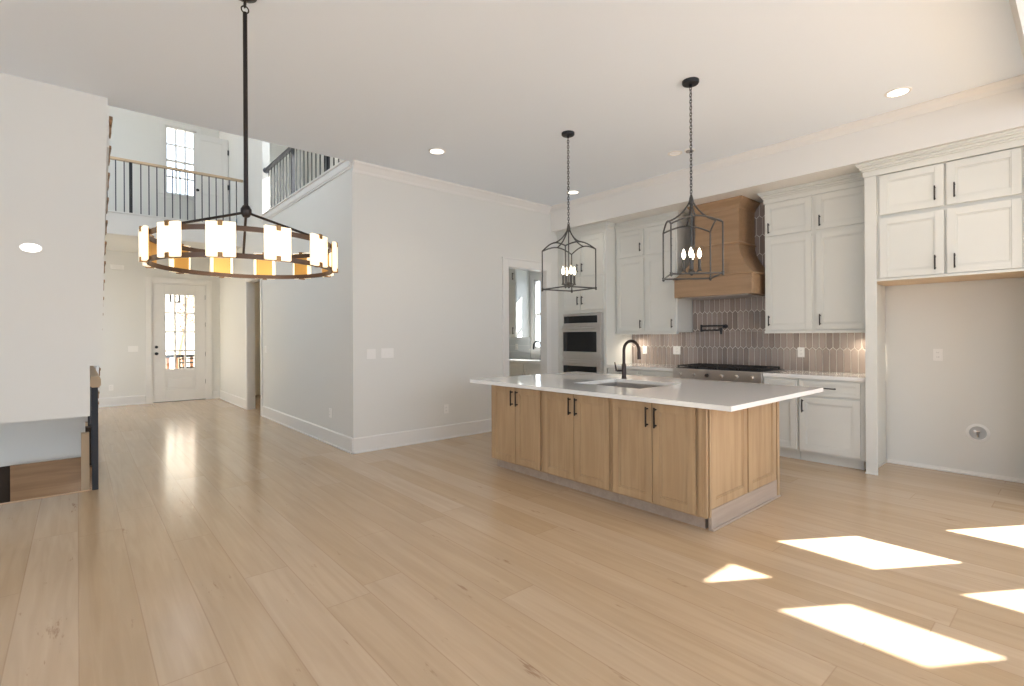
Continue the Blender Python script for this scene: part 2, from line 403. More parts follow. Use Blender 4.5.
# unseen slab added outside above the kitchen to clip a floor sun patch
struct('sun_patch_blocker', MB().box(5.92, 7.3, -1.015, 6.0, 3.6, 3.75), TRIM)
for i, (a, b, c, d) in enumerate(GW): portal('daylight_portal', ((a + b) / 2, -4.33, (c + d) / 2), (0, 1, 0), b - a, d - c)
for i, (a, b, c, d) in enumerate(LW): portal('daylight_portal', (-4.63, (a + b) / 2, (c + d) / 2), (1, 0, 0), b - a, d - c)
for i, (a, b, c, d) in enumerate(NWH): portal('daylight_portal', (5.785, (a + b) / 2, (c + d) / 2), (-1, 0, 0), b - a, d - c)
portal('daylight_portal', (1.67, 13.02, 1.4), (0, -1, 0), 1.0, 2.3)
portal('daylight_portal', (1.7, 13.02, 5.15), (0, -1, 0), 0.57, 1.45)
portal('daylight_portal', (3.76, 13.02, 1.65), (0, -1, 0), 0.68, 1.5)
portal('daylight_portal', (-1.13, 8.0, 5.1), (1, 0, 0), 2.2, 2.2)
portal('daylight_portal', (-1.13, 11.7, 5.15), (1, 0, 0), 1.2, 2.1)
portal('daylight_portal', (-1.13, 11.75, 1.6), (1, 0, 0), 1.8, 2.2)
portal('daylight_portal', (6.63, 6.4, 1.77), (-1, 0, 0), 0.91, 1.3)

# baseboards
def base_prof(p, s, h=0.18, t=0.016):   # wall face at p, room side direction s
    return [(p, 0), (p + s * (t + 0.012), 0), (p + s * (t + 0.012), 0.014), (p + s * t, 0.02), (p + s * t, h - 0.012), (p + s * 0.006, h), (p, h)]
struct('baseboard_white', MB().prism(base_prof(5.64, -1), 'X', 2.404, 4.66).prism(base_prof(5.64, -1), 'X', 5.69, 5.86), TRIM)
struct('baseboard_hall', MB().prism(base_prof(2.43, -1), 'Y', 5.612, 9.40).prism(base_prof(2.43, -1), 'Y', 10.55, 12.85), TRIM)
struct('baseboard_front', MB().prism(base_prof(12.85, -1), 'X', -1.0, 1.06).prism(base_prof(12.85, -1), 'X', 2.28, 2.402), TRIM)
struct('baseboard_alcove', MB().prism(base_prof(6.5, -1, 0.035, 0.01), 'Y', 0.345, 1.424), TRIM)
# crown on the white wall
struct('trim_6', MB().prism([(5.64, CZ), (5.64, CZ - 0.125), (5.63, CZ - 0.125), (5.622, CZ - 0.095), (5.59, CZ - 0.04), (5.575, CZ - 0.022), (5.575, CZ)], 'X', 2.43, 5.67), TRIM)
# doorway casing
ca = MB(); ca.box(4.70, 4.81, 5.62, 5.64, 0, 2.50); ca.box(5.60, 5.69, 5.62, 5.64, 0, 2.50); ca.box(4.81, 5.60, 5.62, 5.64, 2.39, 2.50); ca.box(4.69, 5.70, 5.612, 5.64, 2.50, 2.52)
ca.box(4.80, 4.815, 5.625, 5.77, 0, 2.39); ca.box(5.595, 5.61, 5.625, 5.77, 0, 2.39); ca.box(4.8, 5.61, 5.625, 5.77, 2.385, 2.4)
struct('trim_7', ca, TRIM, 0.002)
# study doorway jamb liner
jb = MB(); jb.box(2.425, 2.56, 9.50, 9.515, 0, 2.42); jb.box(2.425, 2.56, 10.435, 10.45, 0, 2.42); jb.box(2.425, 2.56, 9.515, 10.435, 2.405, 2.42)
jb.box(2.412, 2.429, 9.42, 9.50, 0, 2.50); jb.box(2.412, 2.429, 10.45, 10.53, 0, 2.50); jb.box(2.412, 2.429, 9.50, 10.45, 2.42, 2.50)
struct('trim_8', jb, TRIM, 0.002)

# ------------------------------------------------------------------ basement stairwell and stairs up
struct('wall_stairwell', MB().box(-0.50, 0.06, 6.98, 7.06, 0.11, 2.2).box(-4.5, -0.50, 6.98, 7.06, 0.11, 2.2), WALL)
struct('wall_stairwell_lower', MB().box(-4.5, 0.13, 7.06, 7.2, -2.4, 0.4).box(-4.5, 0.13, 5.7, 5.86, -2.4, -0.2), DARKVOID)  # coloured dark to stand in for the basement's darkness
struct('floor_basement', MB().box(-4.5, 0.13, 5.6, 7.2, -2.5, -2.4), SKIRT)
struct('trim_9', MB().box(-0.505, 0.06, 6.955, 6.98, -1.2, 0.112).box(0.06, 0.13, 6.955, 7.06, -1.2, -0.005), SKIRT, 0.003)
ws = MB(); ws.box(0.022, 0.082, 6.2, 6.26, -0.9, 0.47)
tag(ws.build('stair_post', RAILWOOD, None, 0.004, origin=(0.05, 6.23, -0.9)), 'short square light wood post standing in the stairwell behind the black newel', 'post')
# newel with handrail running back along the hall
nw = thing('stair_guardrail', 'dark metal newel post with pale wood handrail end beside the stairwell', 'railing', (0.118, 5.87, 0))
MB().box(0.094, 0.139, 5.85, 5.895, 0.002, 0.925).build('newel_post', BLACK, nw, 0.002)
MB().prism([(0.082, 0.935), (0.082, 0.99), (0.092, 1.02), (0.150, 1.02), (0.160, 0.99), (0.160, 0.935), (0.139, 0.92), (0.098, 0.92)], 'Y', 5.84, 8.2).build('handrail', RAILWOOD, nw, 0.004)
for k in range(1, 20):
    y = 5.87 + k * 0.118
    MB().box(0.110, 0.124, y, y + 0.014, 0.0, 0.93).build('baluster', BAL, nw)
MB().box(0.094, 0.139, 8.16, 8.2, 0.002, 0.925).build('newel_post', BLACK, nw, 0.002)
# staircase up along the foyer, treads shown end-on beside the left wall
st = thing('staircase', 'open-ended white staircase rising toward the camera behind the left wall edge', 'stairs', (-0.35, 8.2, 0))
sg = MB(); n_st = 18; ri, go = 0.19, 0.27; ytop = 5.63
stair = [(ytop + (n_st - k) * go + 0.32, (k + 1) * ri - 0.06) for k in range(n_st + 1)]
pr = []
for k in range(n_st):
    yk = ytop + (n_st - k) * go; z = (k + 0.7) * ri
    pr += [(yk + 0.27, z - ri), (yk + 0.27, z)] if k else [(yk + 0.27, 0.0), (yk + 0.27, z)]
pr += [(ytop + 0.1, z), (ytop + 0.1, z - 0.30), (ytop + n_st * go - 0.25, 0.0)]
sg.prism([(p, q) for p, q in pr], 'X', 0.195, 0.222)
sg.build('stringer', TRIM, st)
for k in range(n_st):
    yk = ytop + (n_st - k) * go; z = (k + 0.7) * ri
    MB().box(-0.98, 0.255, yk - 0.02, yk + 0.30, z, z + 0.034).box(0.223, 0.25, yk + 0.12, yk + 0.27, z - 0.085, z).build('tread', SKIRT, st, 0.004)
    MB().box(-0.98, 0.195, yk + 0.255, yk + 0.27, z - ri + 0.034 if k else 0.0, z).build('riser', TRIM, st)

# ------------------------------------------------------------------ second floor railings
def railing(name, label, F2, u0, u1, z0, ztop, step, posts, rail_m, bw=0.008, bm=None):
    """F2(u) -> (x, y) along the run."""
    o = thing(name, label, 'railing', (*F2(u0), z0))
    def bar(m_, nm, u, hw, za, zb):
        x, y = F2(u); MB().box(x - hw, x + hw, y - hw, y + hw, za, zb).build(nm, m_, o)
    n = int(abs(u1 - u0) / step)
    for k in range(1, n + 1):
        u = u0 + (u1 - u0) * k / (n + 1)
        if all(abs(u - p) > 0.05 for p in posts): bar(bm or BAL, 'baluster', u, bw, z0, ztop - 0.04)
    for p in posts: bar(BLACK, 'newel_post', p, 0.022, z0, ztop - 0.02)
    a, b = F2(u0), F2(u1); ww = 0.032
    MB().box(min(a[0], b[0]) - (ww if a[0] == b[0] else 0), max(a[0], b[0]) + (ww if a[0] == b[0] else 0), min(a[1], b[1]) - (ww if a[1] == b[1] else 0), max(a[1], b[1]) + (ww if a[1] == b[1] else 0), ztop - 0.045, ztop).build('handrail', rail_m, o, 0.008)
    return o
railing('balcony_railing', 'long balcony railing with wood top rail crossing in front of the upper window', lambda u: (u, 10.72), -0.98, 2.43, 3.485, 4.40, 0.116, (0.70,), RAILWOOD)
lr = railing('loft_railing', 'dark metal railing on the white curb at the top of the right hall wall', lambda u: (2.49, u), 9.37, 5.70, 3.462, 4.28, 0.165, (7.95, 6.55), BLACK, 0.0065, BLACK)
MB().lathe([(0.05, 0), (0.05, -0.015), (0.03, -0.03)], (2.49, 9.38, 4.258), 14, 'Y').build('rosette', BAL, lr)
# upper door leaf standing open behind the balcony
ud = MB(); Fd = FY(11.95)
ud.fbox(Fd, 1.80, 2.42, 3.50, 5.52, 0, 0.035)
d2 = shaker(Fd, 1.80, 2.42, 4.42, 5.52, 0.11, 0.045, 0.012); d3 = shaker(Fd, 1.80, 2.42, 3.5, 4.42, 0.11, 0.045, 0.012)
ud.add(d2.v, d2.f); ud.add(d3.v, d3.f)
udo = struct('door_2', ud, TRIM, 0.002)
MB().lathe([(0.0, -0.10), (0.022, -0.098), (0.03, -0.08), (0.024, -0.062), (0.012, -0.055), (0.012, -0.045)], (1.86, 11.95, 4.36), 14, 'Y').build('door_knob', BLACK, udo)
for z in (5.25, 4.52): MB().box(2.405, 2.43, 11.88, 11.955, z - 0.05, z + 0.05).build('hinge', BLACK, udo)

# ------------------------------------------------------------------ windows
def window(name, axis, p, u0, u1, z0, z1, cols, rws, meet=None, depth=0.12, s=-1, casing=0.085):
    """glazed window in a wall; p = room-side wall face; s = room-side direction."""
    def B(b, a0, a1, c0, c1, d0, d1):
        q0, q1 = p + s * d0, p + s * d1
        if axis == 'Y': b.box(a0, a1, q0, q1, c0, c1)
        else: b.box(q0, q1, a0, a1, c0, c1)
    f = MB(); t = 0.035
    B(f, u0, u0 + t, z0, z1, -0.08, 0.0); B(f, u1 - t, u1, z0, z1, -0.08, 0.0); B(f, u0, u1, z0, z0 + t, -0.08, 0.0); B(f, u0, u1, z1 - t, z1, -0.08, 0.0)
    if casing:
        c = casing
        B(f, u0 - c, u0, z0, z1 + c, 0, 0.018); B(f, u1, u1 + c, z0, z1 + c, 0, 0.018); B(f, u0, u1, z1, z1 + c, 0, 0.018); B(f, u0 - c - 0.02, u1 + c + 0.02, z0 - 0.03, z0, 0, 0.05); B(f, u0 - c, u1 + c, z0 - 0.10, z0 - 0.03, 0, 0.016)
    o = struct(name, f, TRIM, 0.002)
    mu = MB(); m_ = 0.015
    for i in range(1, cols): uu = u0 + t + (u1 - u0 - 2 * t) * i / cols; B(mu, uu - m_, uu + m_, z0 + t, z1 - t, -0.065, -0.035)
    for j in range(1, rws):
        zz = z0 + t + (z1 - z0 - 2 * t) * j / rws; k = 0.022 if meet == j else m_
        B(mu, u0 + t, u1 - t, zz - k, zz + k, -0.07 if meet == j else -0.064, -0.03)
    if mu.v: mu.build('muntin', TRIM, o)
    g = MB(); B(g, u0 + t, u1 - t, z0 + t, z1 - t, -0.052, -0.048); g.build('glass_pane', GLASS, o)
    return o
window('window_1', 'Y', 12.85, 1.42, 1.99, 4.43, 5.88, 3, 4, 2)
window('window_2', 'X', 6.5, 5.95, 6.86, 1.12, 2.42, 2, 2, 1)

# ------------------------------------------------------------------ front door
dr = MB(); Ff = FY(12.90); u0, u1, v0, v1 = 1.195, 2.145, 0.012, 2.505
gu0, gu1, gz0, gz1 = 1.40, 1.955, 0.68, 2.30
dr.fbox(Ff, u0, gu0, v0, v1, 0, 0.045); dr.fbox(Ff, gu1, u1, v0, v1, 0, 0.045); dr.fbox(Ff, gu0, gu1, gz1, v1, 0, 0.045)
dr.fbox(Ff, gu0, gu1, v0, 0.24, 0, 0.045); dr.fbox(Ff, gu0, gu1, 0.55, gz0, 0, 0.045); dr.fbox(Ff, gu0, gu1, 0.24, 0.55, 0, 0.026)
dr.fbox(Ff, gu0 + 0.05, gu1 - 0.05, 0.30, 0.49, 0.02, 0.042)
dro = struct('door_1', dr, TRIM, 0.003)
mu = MB()
for i in (1, 2): uu = gu0 + (gu1 - gu0) * i / 3; mu.fbox(Ff, uu - 0.018, uu + 0.018, gz0, gz1, 0.005, 0.042)
for j in (1, 2, 3): zz = gz0 + (gz1 - gz0) * j / 4; mu.fbox(Ff, gu0, gu1, zz - 0.018, zz + 0.018, 0.006, 0.04)
mu.fbox(Ff, gu0, gu0 + 0.018, gz0, gz1, 0, 0.05); mu.fbox(Ff, gu1 - 0.018, gu1, gz0, gz1, 0, 0.05); mu.fbox(Ff, gu0, gu1, gz0, gz0 + 0.018, 0, 0.05); mu.fbox(Ff, gu0, gu1, gz1 - 0.018, gz1, 0, 0.05)
mu.build('muntin', TRIM, dro)
MB().fbox(Ff, gu0, gu1, gz0, gz1, 0.018, 0.022).build('glass_pane', GLASS, dro)
MB().lathe([(0.0, -0.12), (0.024, -0.118), (0.032, -0.10), (0.026, -0.08), (0.012, -0.07), (0.012, -0.052), (0.032, -0.05), (0.032, -0.044)], (1.255, 12.90, 1.03), 16, 'Y').build('door_knob', BLACK, dro)
MB().lathe([(0.0, -0.075), (0.026, -0.073), (0.03, -0.06), (0.03, -0.044)], (1.255, 12.90, 1.17), 16, 'Y').build('deadbolt', BLACK, dro)
for z in (0.4, 1.0, 1.65, 2.25): MB().box(2.14, 2.165, 12.848, 12.86, z - 0.05, z + 0.05).build('hinge', BRONZE, dro)
ds = MB(); ds.box(1.17, 1.194, 12.84, 12.98, 0, 2.53); ds.box(2.146, 2.17, 12.84, 12.98, 0, 2.53); ds.box(1.17, 2.17, 12.84, 12.98, 2.507, 2.53)
ds.box(1.07, 1.17, 12.83, 12.85, 0, 2.63); ds.box(2.17, 2.27, 12.83, 12.85, 0, 2.63); ds.box(1.17, 2.17, 12.83, 12.85, 2.53, 2.63)
struct('trim_10', ds, TRIM, 0.002)
struct('trim_11', MB().box(1.194, 2.146, 12.86, 12.98, 0.0, 0.012), BRONZE)

# porch beyond the glass
struct('wall_exterior_bounce', MB().box(-14, 16, 30, 30.3, -0.3, 7).box(-11.3, -11, 5.5, 22, -0.3, 5.5), mat('cream_siding', lin(222, 212, 194), 0.85))  # far facade; the left wall is added unseen to bounce warm light indoors
struct('ground', MB().box(-12, 14, 13.0, 40, -0.35, -0.25).box(-12, -1.12, 5.7, 13.0, -0.35, -0.25), mat('pale_ground', lin(214, 205, 190), 0.9))
struct('floor_porch', MB().box(-1.5, 4.5, 13.0, 15.6, -0.25, -0.03), CONCRETE)
pr_ = thing('porch_railing', 'porch railing with brown posts seen through the front door glass', 'railing', (1.5, 15.3, -0.03))
for k in range(16):
    x = 0.2 + k * 0.17
    MB().box(x - 0.035, x + 0.035, 15.27, 15.33, -0.03, 0.86).build('railing_post', BRICK, pr_)
MB().box(0.0, 3.2, 15.24, 15.36, 0.86, 0.93).build('top_rail', BLACK, pr_)
pc = thing('porch_chair', 'black patio chair on the porch seen low through the door glass', 'chair', (2.05, 14.3, -0.03))
MB().box(1.85, 2.25, 14.1, 14.5, 0.38, 0.42).build('seat', BLACK, pc, 0.01)
for a in (0, 1):
    for c in (0, 1): MB().box(1.86 + a * 0.35, 1.89 + a * 0.35, 14.11 + c * 0.35, 14.14 + c * 0.35, -0.03, 0.38).build('leg', BLACK, pc)
bk = MB(); bk.box(1.86, 1.89, 14.46, 14.49, 0.42, 0.86); bk.box(2.21, 2.24, 14.46, 14.49, 0.42, 0.86)
for z in (0.5, 0.62, 0.74, 0.83): bk.box(1.86, 2.24, 14.465, 14.485, z, z + 0.035)
bk.build('backrest', BLACK, pc)
struct('ceiling_porch', MB().box(-1.5, 4.5, 13.0, 15.8, 2.75, 2.85), TRIM)
pl = thing('porch_lantern', 'small black lantern hanging from the porch ceiling beyond the front door', 'lantern', (1.75, 14.2, 2.75))
MB().box(1.745, 1.755, 14.195, 14.205, 2.52, 2.75).build('stem', BLACK, pl)
cg = MB()
for a in (-1, 1):
    for c in (-1, 1): cg.box(1.75 + a * 0.09 - 0.012, 1.75 + a * 0.09 + 0.012, 14.2 + c * 0.09 - 0.012, 14.2 + c * 0.09 + 0.012, 2.22, 2.5)
cg.box(1.64, 1.86, 14.09, 14.31, 2.5, 2.53); cg.box(1.64, 1.86, 14.09, 14.31, 2.19, 2.22)
cg.build('cage', BLACK, pl)
tr = thing('garden_tree', 'slender russet-leaved tree outside beyond the porch railing', 'tree', (2.35, 18.5, -0.25))
MB().tube([(2.35, 18.5, -0.25), (2.4, 18.5, 0.8), (2.55, 18.5, 1.7), (2.6, 18.5, 2.6)], [0.07, 0.06, 0.045, 0.02], 8).build('trunk', BARK, tr)
lv = MB()
for k in range(160):
    a = random.random() * 6.28; r = abs(random.gauss(0, 0.3)); z = 1.6 + random.random() * 1.3
    c = Vector((2.55 + r * math.cos(a), 18.5 + r * math.sin(a), z)); d = Vector((random.gauss(0, 1), random.gauss(0, 1), random.gauss(0, 1))).normalized() * 0.05; e = d.cross(Vector((random.random(), random.random(), 1))).normalized() * 0.035
    lv.add([c - d, c + e, c + d, c - e], [(0, 1, 2, 3)])
lv.build('foliage', LEAF, tr)

# ------------------------------------------------------------------ kitchen wall cabinets
def crown(b, F, u0, u1, z0, z1, w, ret0=None, ret1=None):
    """stepped crown: frieze then cove, on the plane F with outward w."""
    for za, zb, ww in ((0, 0.42, 0.012), (0.42, 0.55, 0.022), (0.55, 0.72, 0.034), (0.72, 0.86, 0.05), (0.86, 1.0, 0.062)):
        b.fbox(F, u0 - (ww if ret0 else 0), u1 + (ww if ret1 else 0), z0 + (z1 - z0) * za, z0 + (z1 - z0) * zb, -w, ww)

# deep cabinet bridging the refrigerator alcove, with its tall side panels
fc = thing('refrigerator_cabinet', 'wide white four-door cabinet bridging the empty refrigerator alcove', 'cabinet', (6.15, 0.86, 0))
F = FX(5.84)
cb = MB(); cb.box(5.846, 6.495, 0.345, 1.431, 1.885, 2.99); cb.build('carcass', CAB, fc)
MB().box(5.846, 6.49, 0.36, 1.43, 1.868, 1.885).build('underside', UNDER, fc)
sp = MB(); sp.box(5.82, 5.845, 1.355, 1.45, 0.0, 2.99); sp.box(5.845, 6.48, 1.432, 1.45, 0.0, 2.99); sp.box(5.812, 5.82, 1.35, 1.455, 0, 0.012); sp.box(5.845, 6.48, 1.424, 1.432, 0, 0.03); sp.build('side_panel', CAB, fc, 0.002)
MB().box(5.82, 6.495, 0.30, 0.345, 0.0, 2.99).build('side_panel', CAB, fc, 0.002)
fr_ = MB(); fr_.fbox(FX(5.84), 0.345, 1.355, 1.868, 1.89, 0, 0.018); fr_.build('face_rail', CAB, fc, 0.002)
for a, b, hu in ((0.856, 1.33, 0.915), (0.367, 0.838, 0.782)):
    door(fc, F, a, b, 2.50, 2.875, CAB, hu, 2.62, 0.13)
    door(fc, F, a, b, 1.895, 2.465, CAB, hu, 2.00, 0.13)
cr_ = MB(); crown(cr_, FX(5.82), 0.30, 1.45, 2.885, 3.018, 0.2, False, True); cr_.build('crown_molding', CAB, fc, 0.003)

# stacked upper cabinet right of the hood
UF = 6.10
uc = thing('upper_cabinet', 'stacked white wall cabinet right of the wood hood beside the tall panel', 'cabinet', (6.3, 1.98, 1.38))
F = FX(UF)
MB().box(UF, 6.483, 1.455, 2.505, 1.40, 2.99).build('carcass', CAB, uc)
MB().box(UF - 0.022, UF + 0.03, 1.455, 2.505, 1.375, 1.405).build('light_rail', CAB, uc, 0.002)
for a, b, hu in ((2.005, 2.495, 2.45), (1.475, 1.965, 1.92)):
    door(uc, F, a, b, 2.50, 2.875, CAB, hu, 2.59, 0.12); door(uc, F, a, b, 1.415, 2.465, CAB, hu, 1.52, 0.12)
cr_ = MB(); crown(cr_, F, 1.455, 2.505, 2.885, 3.018, 0.3, False, True); cr_.build('crown_molding', CAB, uc, 0.003)
# left of the hood
uc = thing('upper_cabinet', 'stacked white wall cabinet left of the wood hood next to the ovens', 'cabinet', (6.3, 4.15, 1.38))
MB().box(UF, 6.483, 3.645, 4.655, 1.40, 2.99).build('carcass', CAB, uc)
MB().box(UF - 0.022, UF + 0.03, 3.645, 4.655, 1.375, 1.405).build('light_rail', CAB, uc, 0.002)
for a, b, hu in ((4.165, 4.64, 4.21), (3.665, 4.13, 3.71)):
    door(uc, F, a, b, 2.50, 2.875, CAB, hu, 2.62, 0.12); door(uc, F, a, b, 1.415, 2.465, CAB, hu, 1.52, 0.12)
cr_ = MB(); crown(cr_, F, 3.645, 4.655, 2.885, 3.018, 0.3, True, False); cr_.build('crown_molding', CAB, uc, 0.003)
# tall oven cabinet
OF = 5.87
oc = thing('oven_cabinet', 'tall white cabinet housing the double wall oven in the corner', 'cabinet', (6.2, 5.15, 0))
ob = MB(); ob.box(OF, 6.495, 4.66, 5.635, 0.1, 0.36); ob.box(OF, 6.495, 4.66, 4.72, 0.36, 2.99); ob.box(OF, 6.495, 5.53, 5.635, 0.36, 2.99); ob.box(OF, 6.495, 4.72, 5.53, 1.705, 2.99); ob.box(6.45, 6.495, 4.72, 5.53, 0.36, 1.705)
ob.build('carcass', CAB, oc, 0.002)
MB().box(OF + 0.05, 6.495, 4.665, 5.63, 0, 0.1).build('toe_kick', CAB, oc)
F = FX(OF)
mid = 5.145
for a, b, hu in ((mid + 0.004, 5.545, mid + 0.045), (4.70, mid - 0.004, mid - 0.045)):
    door(oc, F, a, b, 2.275, 2.875, CAB, hu, 2.70 if 0 else 2.40, 0.13); door(oc, F, a, b, 1.755, 2.245, CAB, hu, 1.90, 0.13)
MB().fbox(F, 4.70, 5.545, 0.12, 0.34, 0, 0.02).build('drawer', CAB, oc, 0.002)
cr_ = MB(); crown(cr_, F, 4.66, 5.635, 2.885, 3.018, 0.16, True, False); cr_.build('crown_molding', CAB, oc, 0.003)
# double oven
ov = thing('double_wall_oven', 'stainless double wall oven with black glass doors in the tall cabinet', 'oven', (6.1, 5.12, 0.37))
MB().box(5.865, 6.40, 4.73, 5.52, 0.37, 1.70).build('body', STEEL, ov, 0.002)
F = FX(5.865)
cp = MB().fbox(F, 4.735, 5.515, 1.525, 1.695, 0, 0.012).build('control_panel', STEEL, ov, 0.002)
MB().fbox(F, 4.82, 5.49, 1.555, 1.665, 0.012, 0.015).build('display', BLKGLASS, cp)
for za, zb in ((1.03, 1.515), (0.40, 0.99)):
    d = MB().fbox(F, 4.735, 5.515, za, zb, 0, 0.03).build('door', STEEL, ov, 0.003)
    MB().fbox(F, 4.82, 5.49, za + 0.085, zb - 0.095, 0.03, 0.033).build('glass', BLKGLASS, d)
    h = MB(); zz = zb - 0.045; h.tube([(5.865 - 0.075, 4.78, zz), (5.865 - 0.075, 5.48, zz)], 0.012, 10)
    for y in (4.82, 5.44): h.tube([(5.836, y, zz), (5.79, y, zz)], 0.009, 8)
    h.build('handle', STEEL, d)

# ------------------------------------------------------------------ base cabinets and worktop
BF = 5.89
def base_cab(label, y0, y1, hinge_u, left_of=None, n=1):
    o = thing('base_cabinet', label, 'cabinet', (6.2, (y0 + y1) / 2, 0))
    MB().box(BF, 6.49, y0, y1, 0.10, 0.888).build('carcass', CAB, o)
    MB().box(BF + 0.06, 6.49, y0, y1, 0, 0.10).build('toe_kick', CAB, o)
    F = FX(BF); wdt = (y1 - y0) / n
    for k in range(n):
        a, b = y0 + k * wdt + 0.012, y0 + (k + 1) * wdt - 0.012
        dd = shaker(F, a, b, 0.715, 0.868, 0.035).build('drawer', CAB, o, 0.0015, 1)
        pull(F, (a + b) / 2, 0.80, 0.15, False).build('handle', BRONZE, dd, 0.002, 1)
        door(o, F, a, b, 0.125, 0.695, CAB, b - 0.035 if k % 2 == 0 else a + 0.035, 0.60, 0.14)
    return o
base_cab('white base cabinet with one drawer and door beside the tall panel', 1.495, 2.075, 0)
base_cab('narrow white base cabinet directly right of the rangetop', 2.08, 2.44, 0)
base_cab('white base cabinets left of the rangetop mostly hidden by the island', 3.56, 4.655, 0, n=2)
MB_f = MB().box(BF - 0.005, 6.49, 1.455, 1.494, 0.10, 0.888)
tag(MB_f.build('filler_strip', CAB, None, 0.001, origin=(6.2, 1.475, 0.1)), 'narrow white filler strip between base cabinet and tall panel', 'filler')
wb = thing('range_base_cabinet', 'white cabinet front under the stainless rangetop', 'cabinet', (6.2, 3.0, 0))
MB().box(BF, 6.49, 2.445, 3.555, 0.10, 0.775).build('carcass', CAB, wb); MB().box(BF + 0.06, 6.49, 2.445, 3.555, 0, 0.10).build('toe_kick', CAB, wb)
for a, b in ((2.46, 2.995), (3.005, 3.54)): door(wb, FX(BF), a, b, 0.125, 0.76, CAB, b - 0.035 if a < 2.6 else a + 0.035, 0.66, 0.14)
ct = MB(); ct.box(5.855, 6.492, 1.456, 2.436, 0.89, 0.93)
tag(ct.build('countertop', QUARTZ, None, 0.003, origin=(6.2, 1.9, 0.89)), 'white quartz worktop right of the rangetop under the backsplash', 'countertop')
ct = MB(); ct.box(5.855, 6.492, 3.564, 4.655, 0.89, 0.93)
tag(ct.build('countertop', QUARTZ, None, 0.003, origin=(6.2, 4.1, 0.89)), 'white quartz worktop left of the rangetop beside the ovens', 'countertop')

# backsplash: picket tiles
bs = thing('backsplash', 'glossy taupe picket tile backsplash with pale grout behind the rangetop', 'backsplash', (6.495, 3.05, 0.93))
MB().box(6.491, 6.499, 1.456, 4.655, 0.93, 1.40).box(6.491, 6.499, 2.51, 3.64, 1.40, 3.02).build('grout', GROUT, bs)
tl = MB(); TW, PT, P_ = 0.070, 0.235, 0.030; g = 0.0040
def tiles(ya, yb, za, zb, kr):
    for k in kr:
        b0 = 1.21 + (k - 2) * PT
        n = int((yb - ya) / TW) + 3
        for i in range(-1, n):
            yc = math.floor(ya / TW) * TW + i * TW + (TW / 2 if k % 2 else 0)
            if yc + TW / 2 < ya + 0.012 or yc - TW / 2 > yb - 0.012: continue
            hw = TW / 2; t0 = b0 + PT - P_
            shp = [(-hw, b0), (0, b0 - P_), (hw, b0), (hw, t0), (0, t0 + P_), (-hw, t0)] if k > 1 else [(-hw, 0.85), (0, 0.85), (hw, 0.85), (hw, t0), (0, t0 + P_), (-hw, t0)]
            def ring(ins, x):
                out = []
                for du, z in shp:
                    s_ = (hw - ins) / hw; zc = (b0 + t0) / 2; hh = (t0 - b0) / 2 + P_
                    yy = min(max(yc + du * s_, ya), yb); zz = min(max(zc + (z - zc) * (hh - ins * 1.2) / hh, za), zb)
                    out.append((x, yy, zz))
                return out
            r0, r1, r2 = ring(g, 6.491), ring(g, 6.487), ring(g + 0.0025, 6.4845)
            if max(p[2] for p in r2) - min(p[2] for p in r2) < 0.01 or max(p[1] for p in r2) - min(p[1] for p in r2) < 0.008: continue
            V = r0 + r1 + r2; Fs = [tuple(range(12, 18))]
            for q in (0, 6):
                for j in range(6): jj = (j + 1) % 6; Fs.append((q + j, q + jj, q + 6 + jj, q + 6 + j))
            tl.add(V, Fs)
tiles(1.457, 4.655, 0.932, 1.40, range(1, 4))
tiles(2.512, 3.638, 1.401, 3.018, range(2, 12))
tl.build('tile_field', TILE, bs)

# range hood
hd = thing('range_hood', 'tan wood chimney range hood with flared skirt over the rangetop', 'range hood', (6.2, 3.06, 1.84))
hc = 3.07
def rect(x, hw, z): return [(x, hc - hw, z), (6.483, hc - hw, z), (6.483, hc + hw, z), (x, hc + hw, z)]
MB().loft([rect(5.90, 0.50, 1.845), rect(5.90, 0.50, 2.075)]).build('skirt_box', HOODW, hd, 0.004)
MB().loft([rect(5.885, 0.515, 2.075), rect(5.885, 0.515, 2.088), rect(5.90, 0.50, 2.108)]).build('lower_molding', HOODW, hd, 0.003)
fl_ = []
for k in range(13):
    t = k / 12; e = (1 - t) ** 1.9
    fl_.append(rect(6.045 - 0.125 * e, 0.285 + 0.205 * e, 2.108 + t * 0.36))
m_ = MB(); m_.loft(fl_); m_.build('flared_body', HOODW, hd)
MB().loft([rect(6.025, 0.305, 2.465), rect(6.025, 0.305, 2.482), rect(6.045, 0.285, 2.50)]).build('upper_molding', HOODW, hd, 0.003)
MB().loft([rect(6.045, 0.285, 2.49), rect(6.045, 0.285, 2.97)]).build('chimney', HOODW, hd, 0.003)
MB().loft([rect(6.045, 0.285, 2.90), rect(6.035, 0.295, 2.905), rect(6.03, 0.30, 2.935), rect(6.005, 0.325, 2.965), rect(5.98, 0.35, 2.995), rect(5.975, 0.355, 3.018)]).build('crown_molding', HOODW, hd, 0.002)
MB().box(5.96, 6.44, hc - 0.43, hc + 0.43, 1.835, 1.846).build('liner', STEEL, hd)

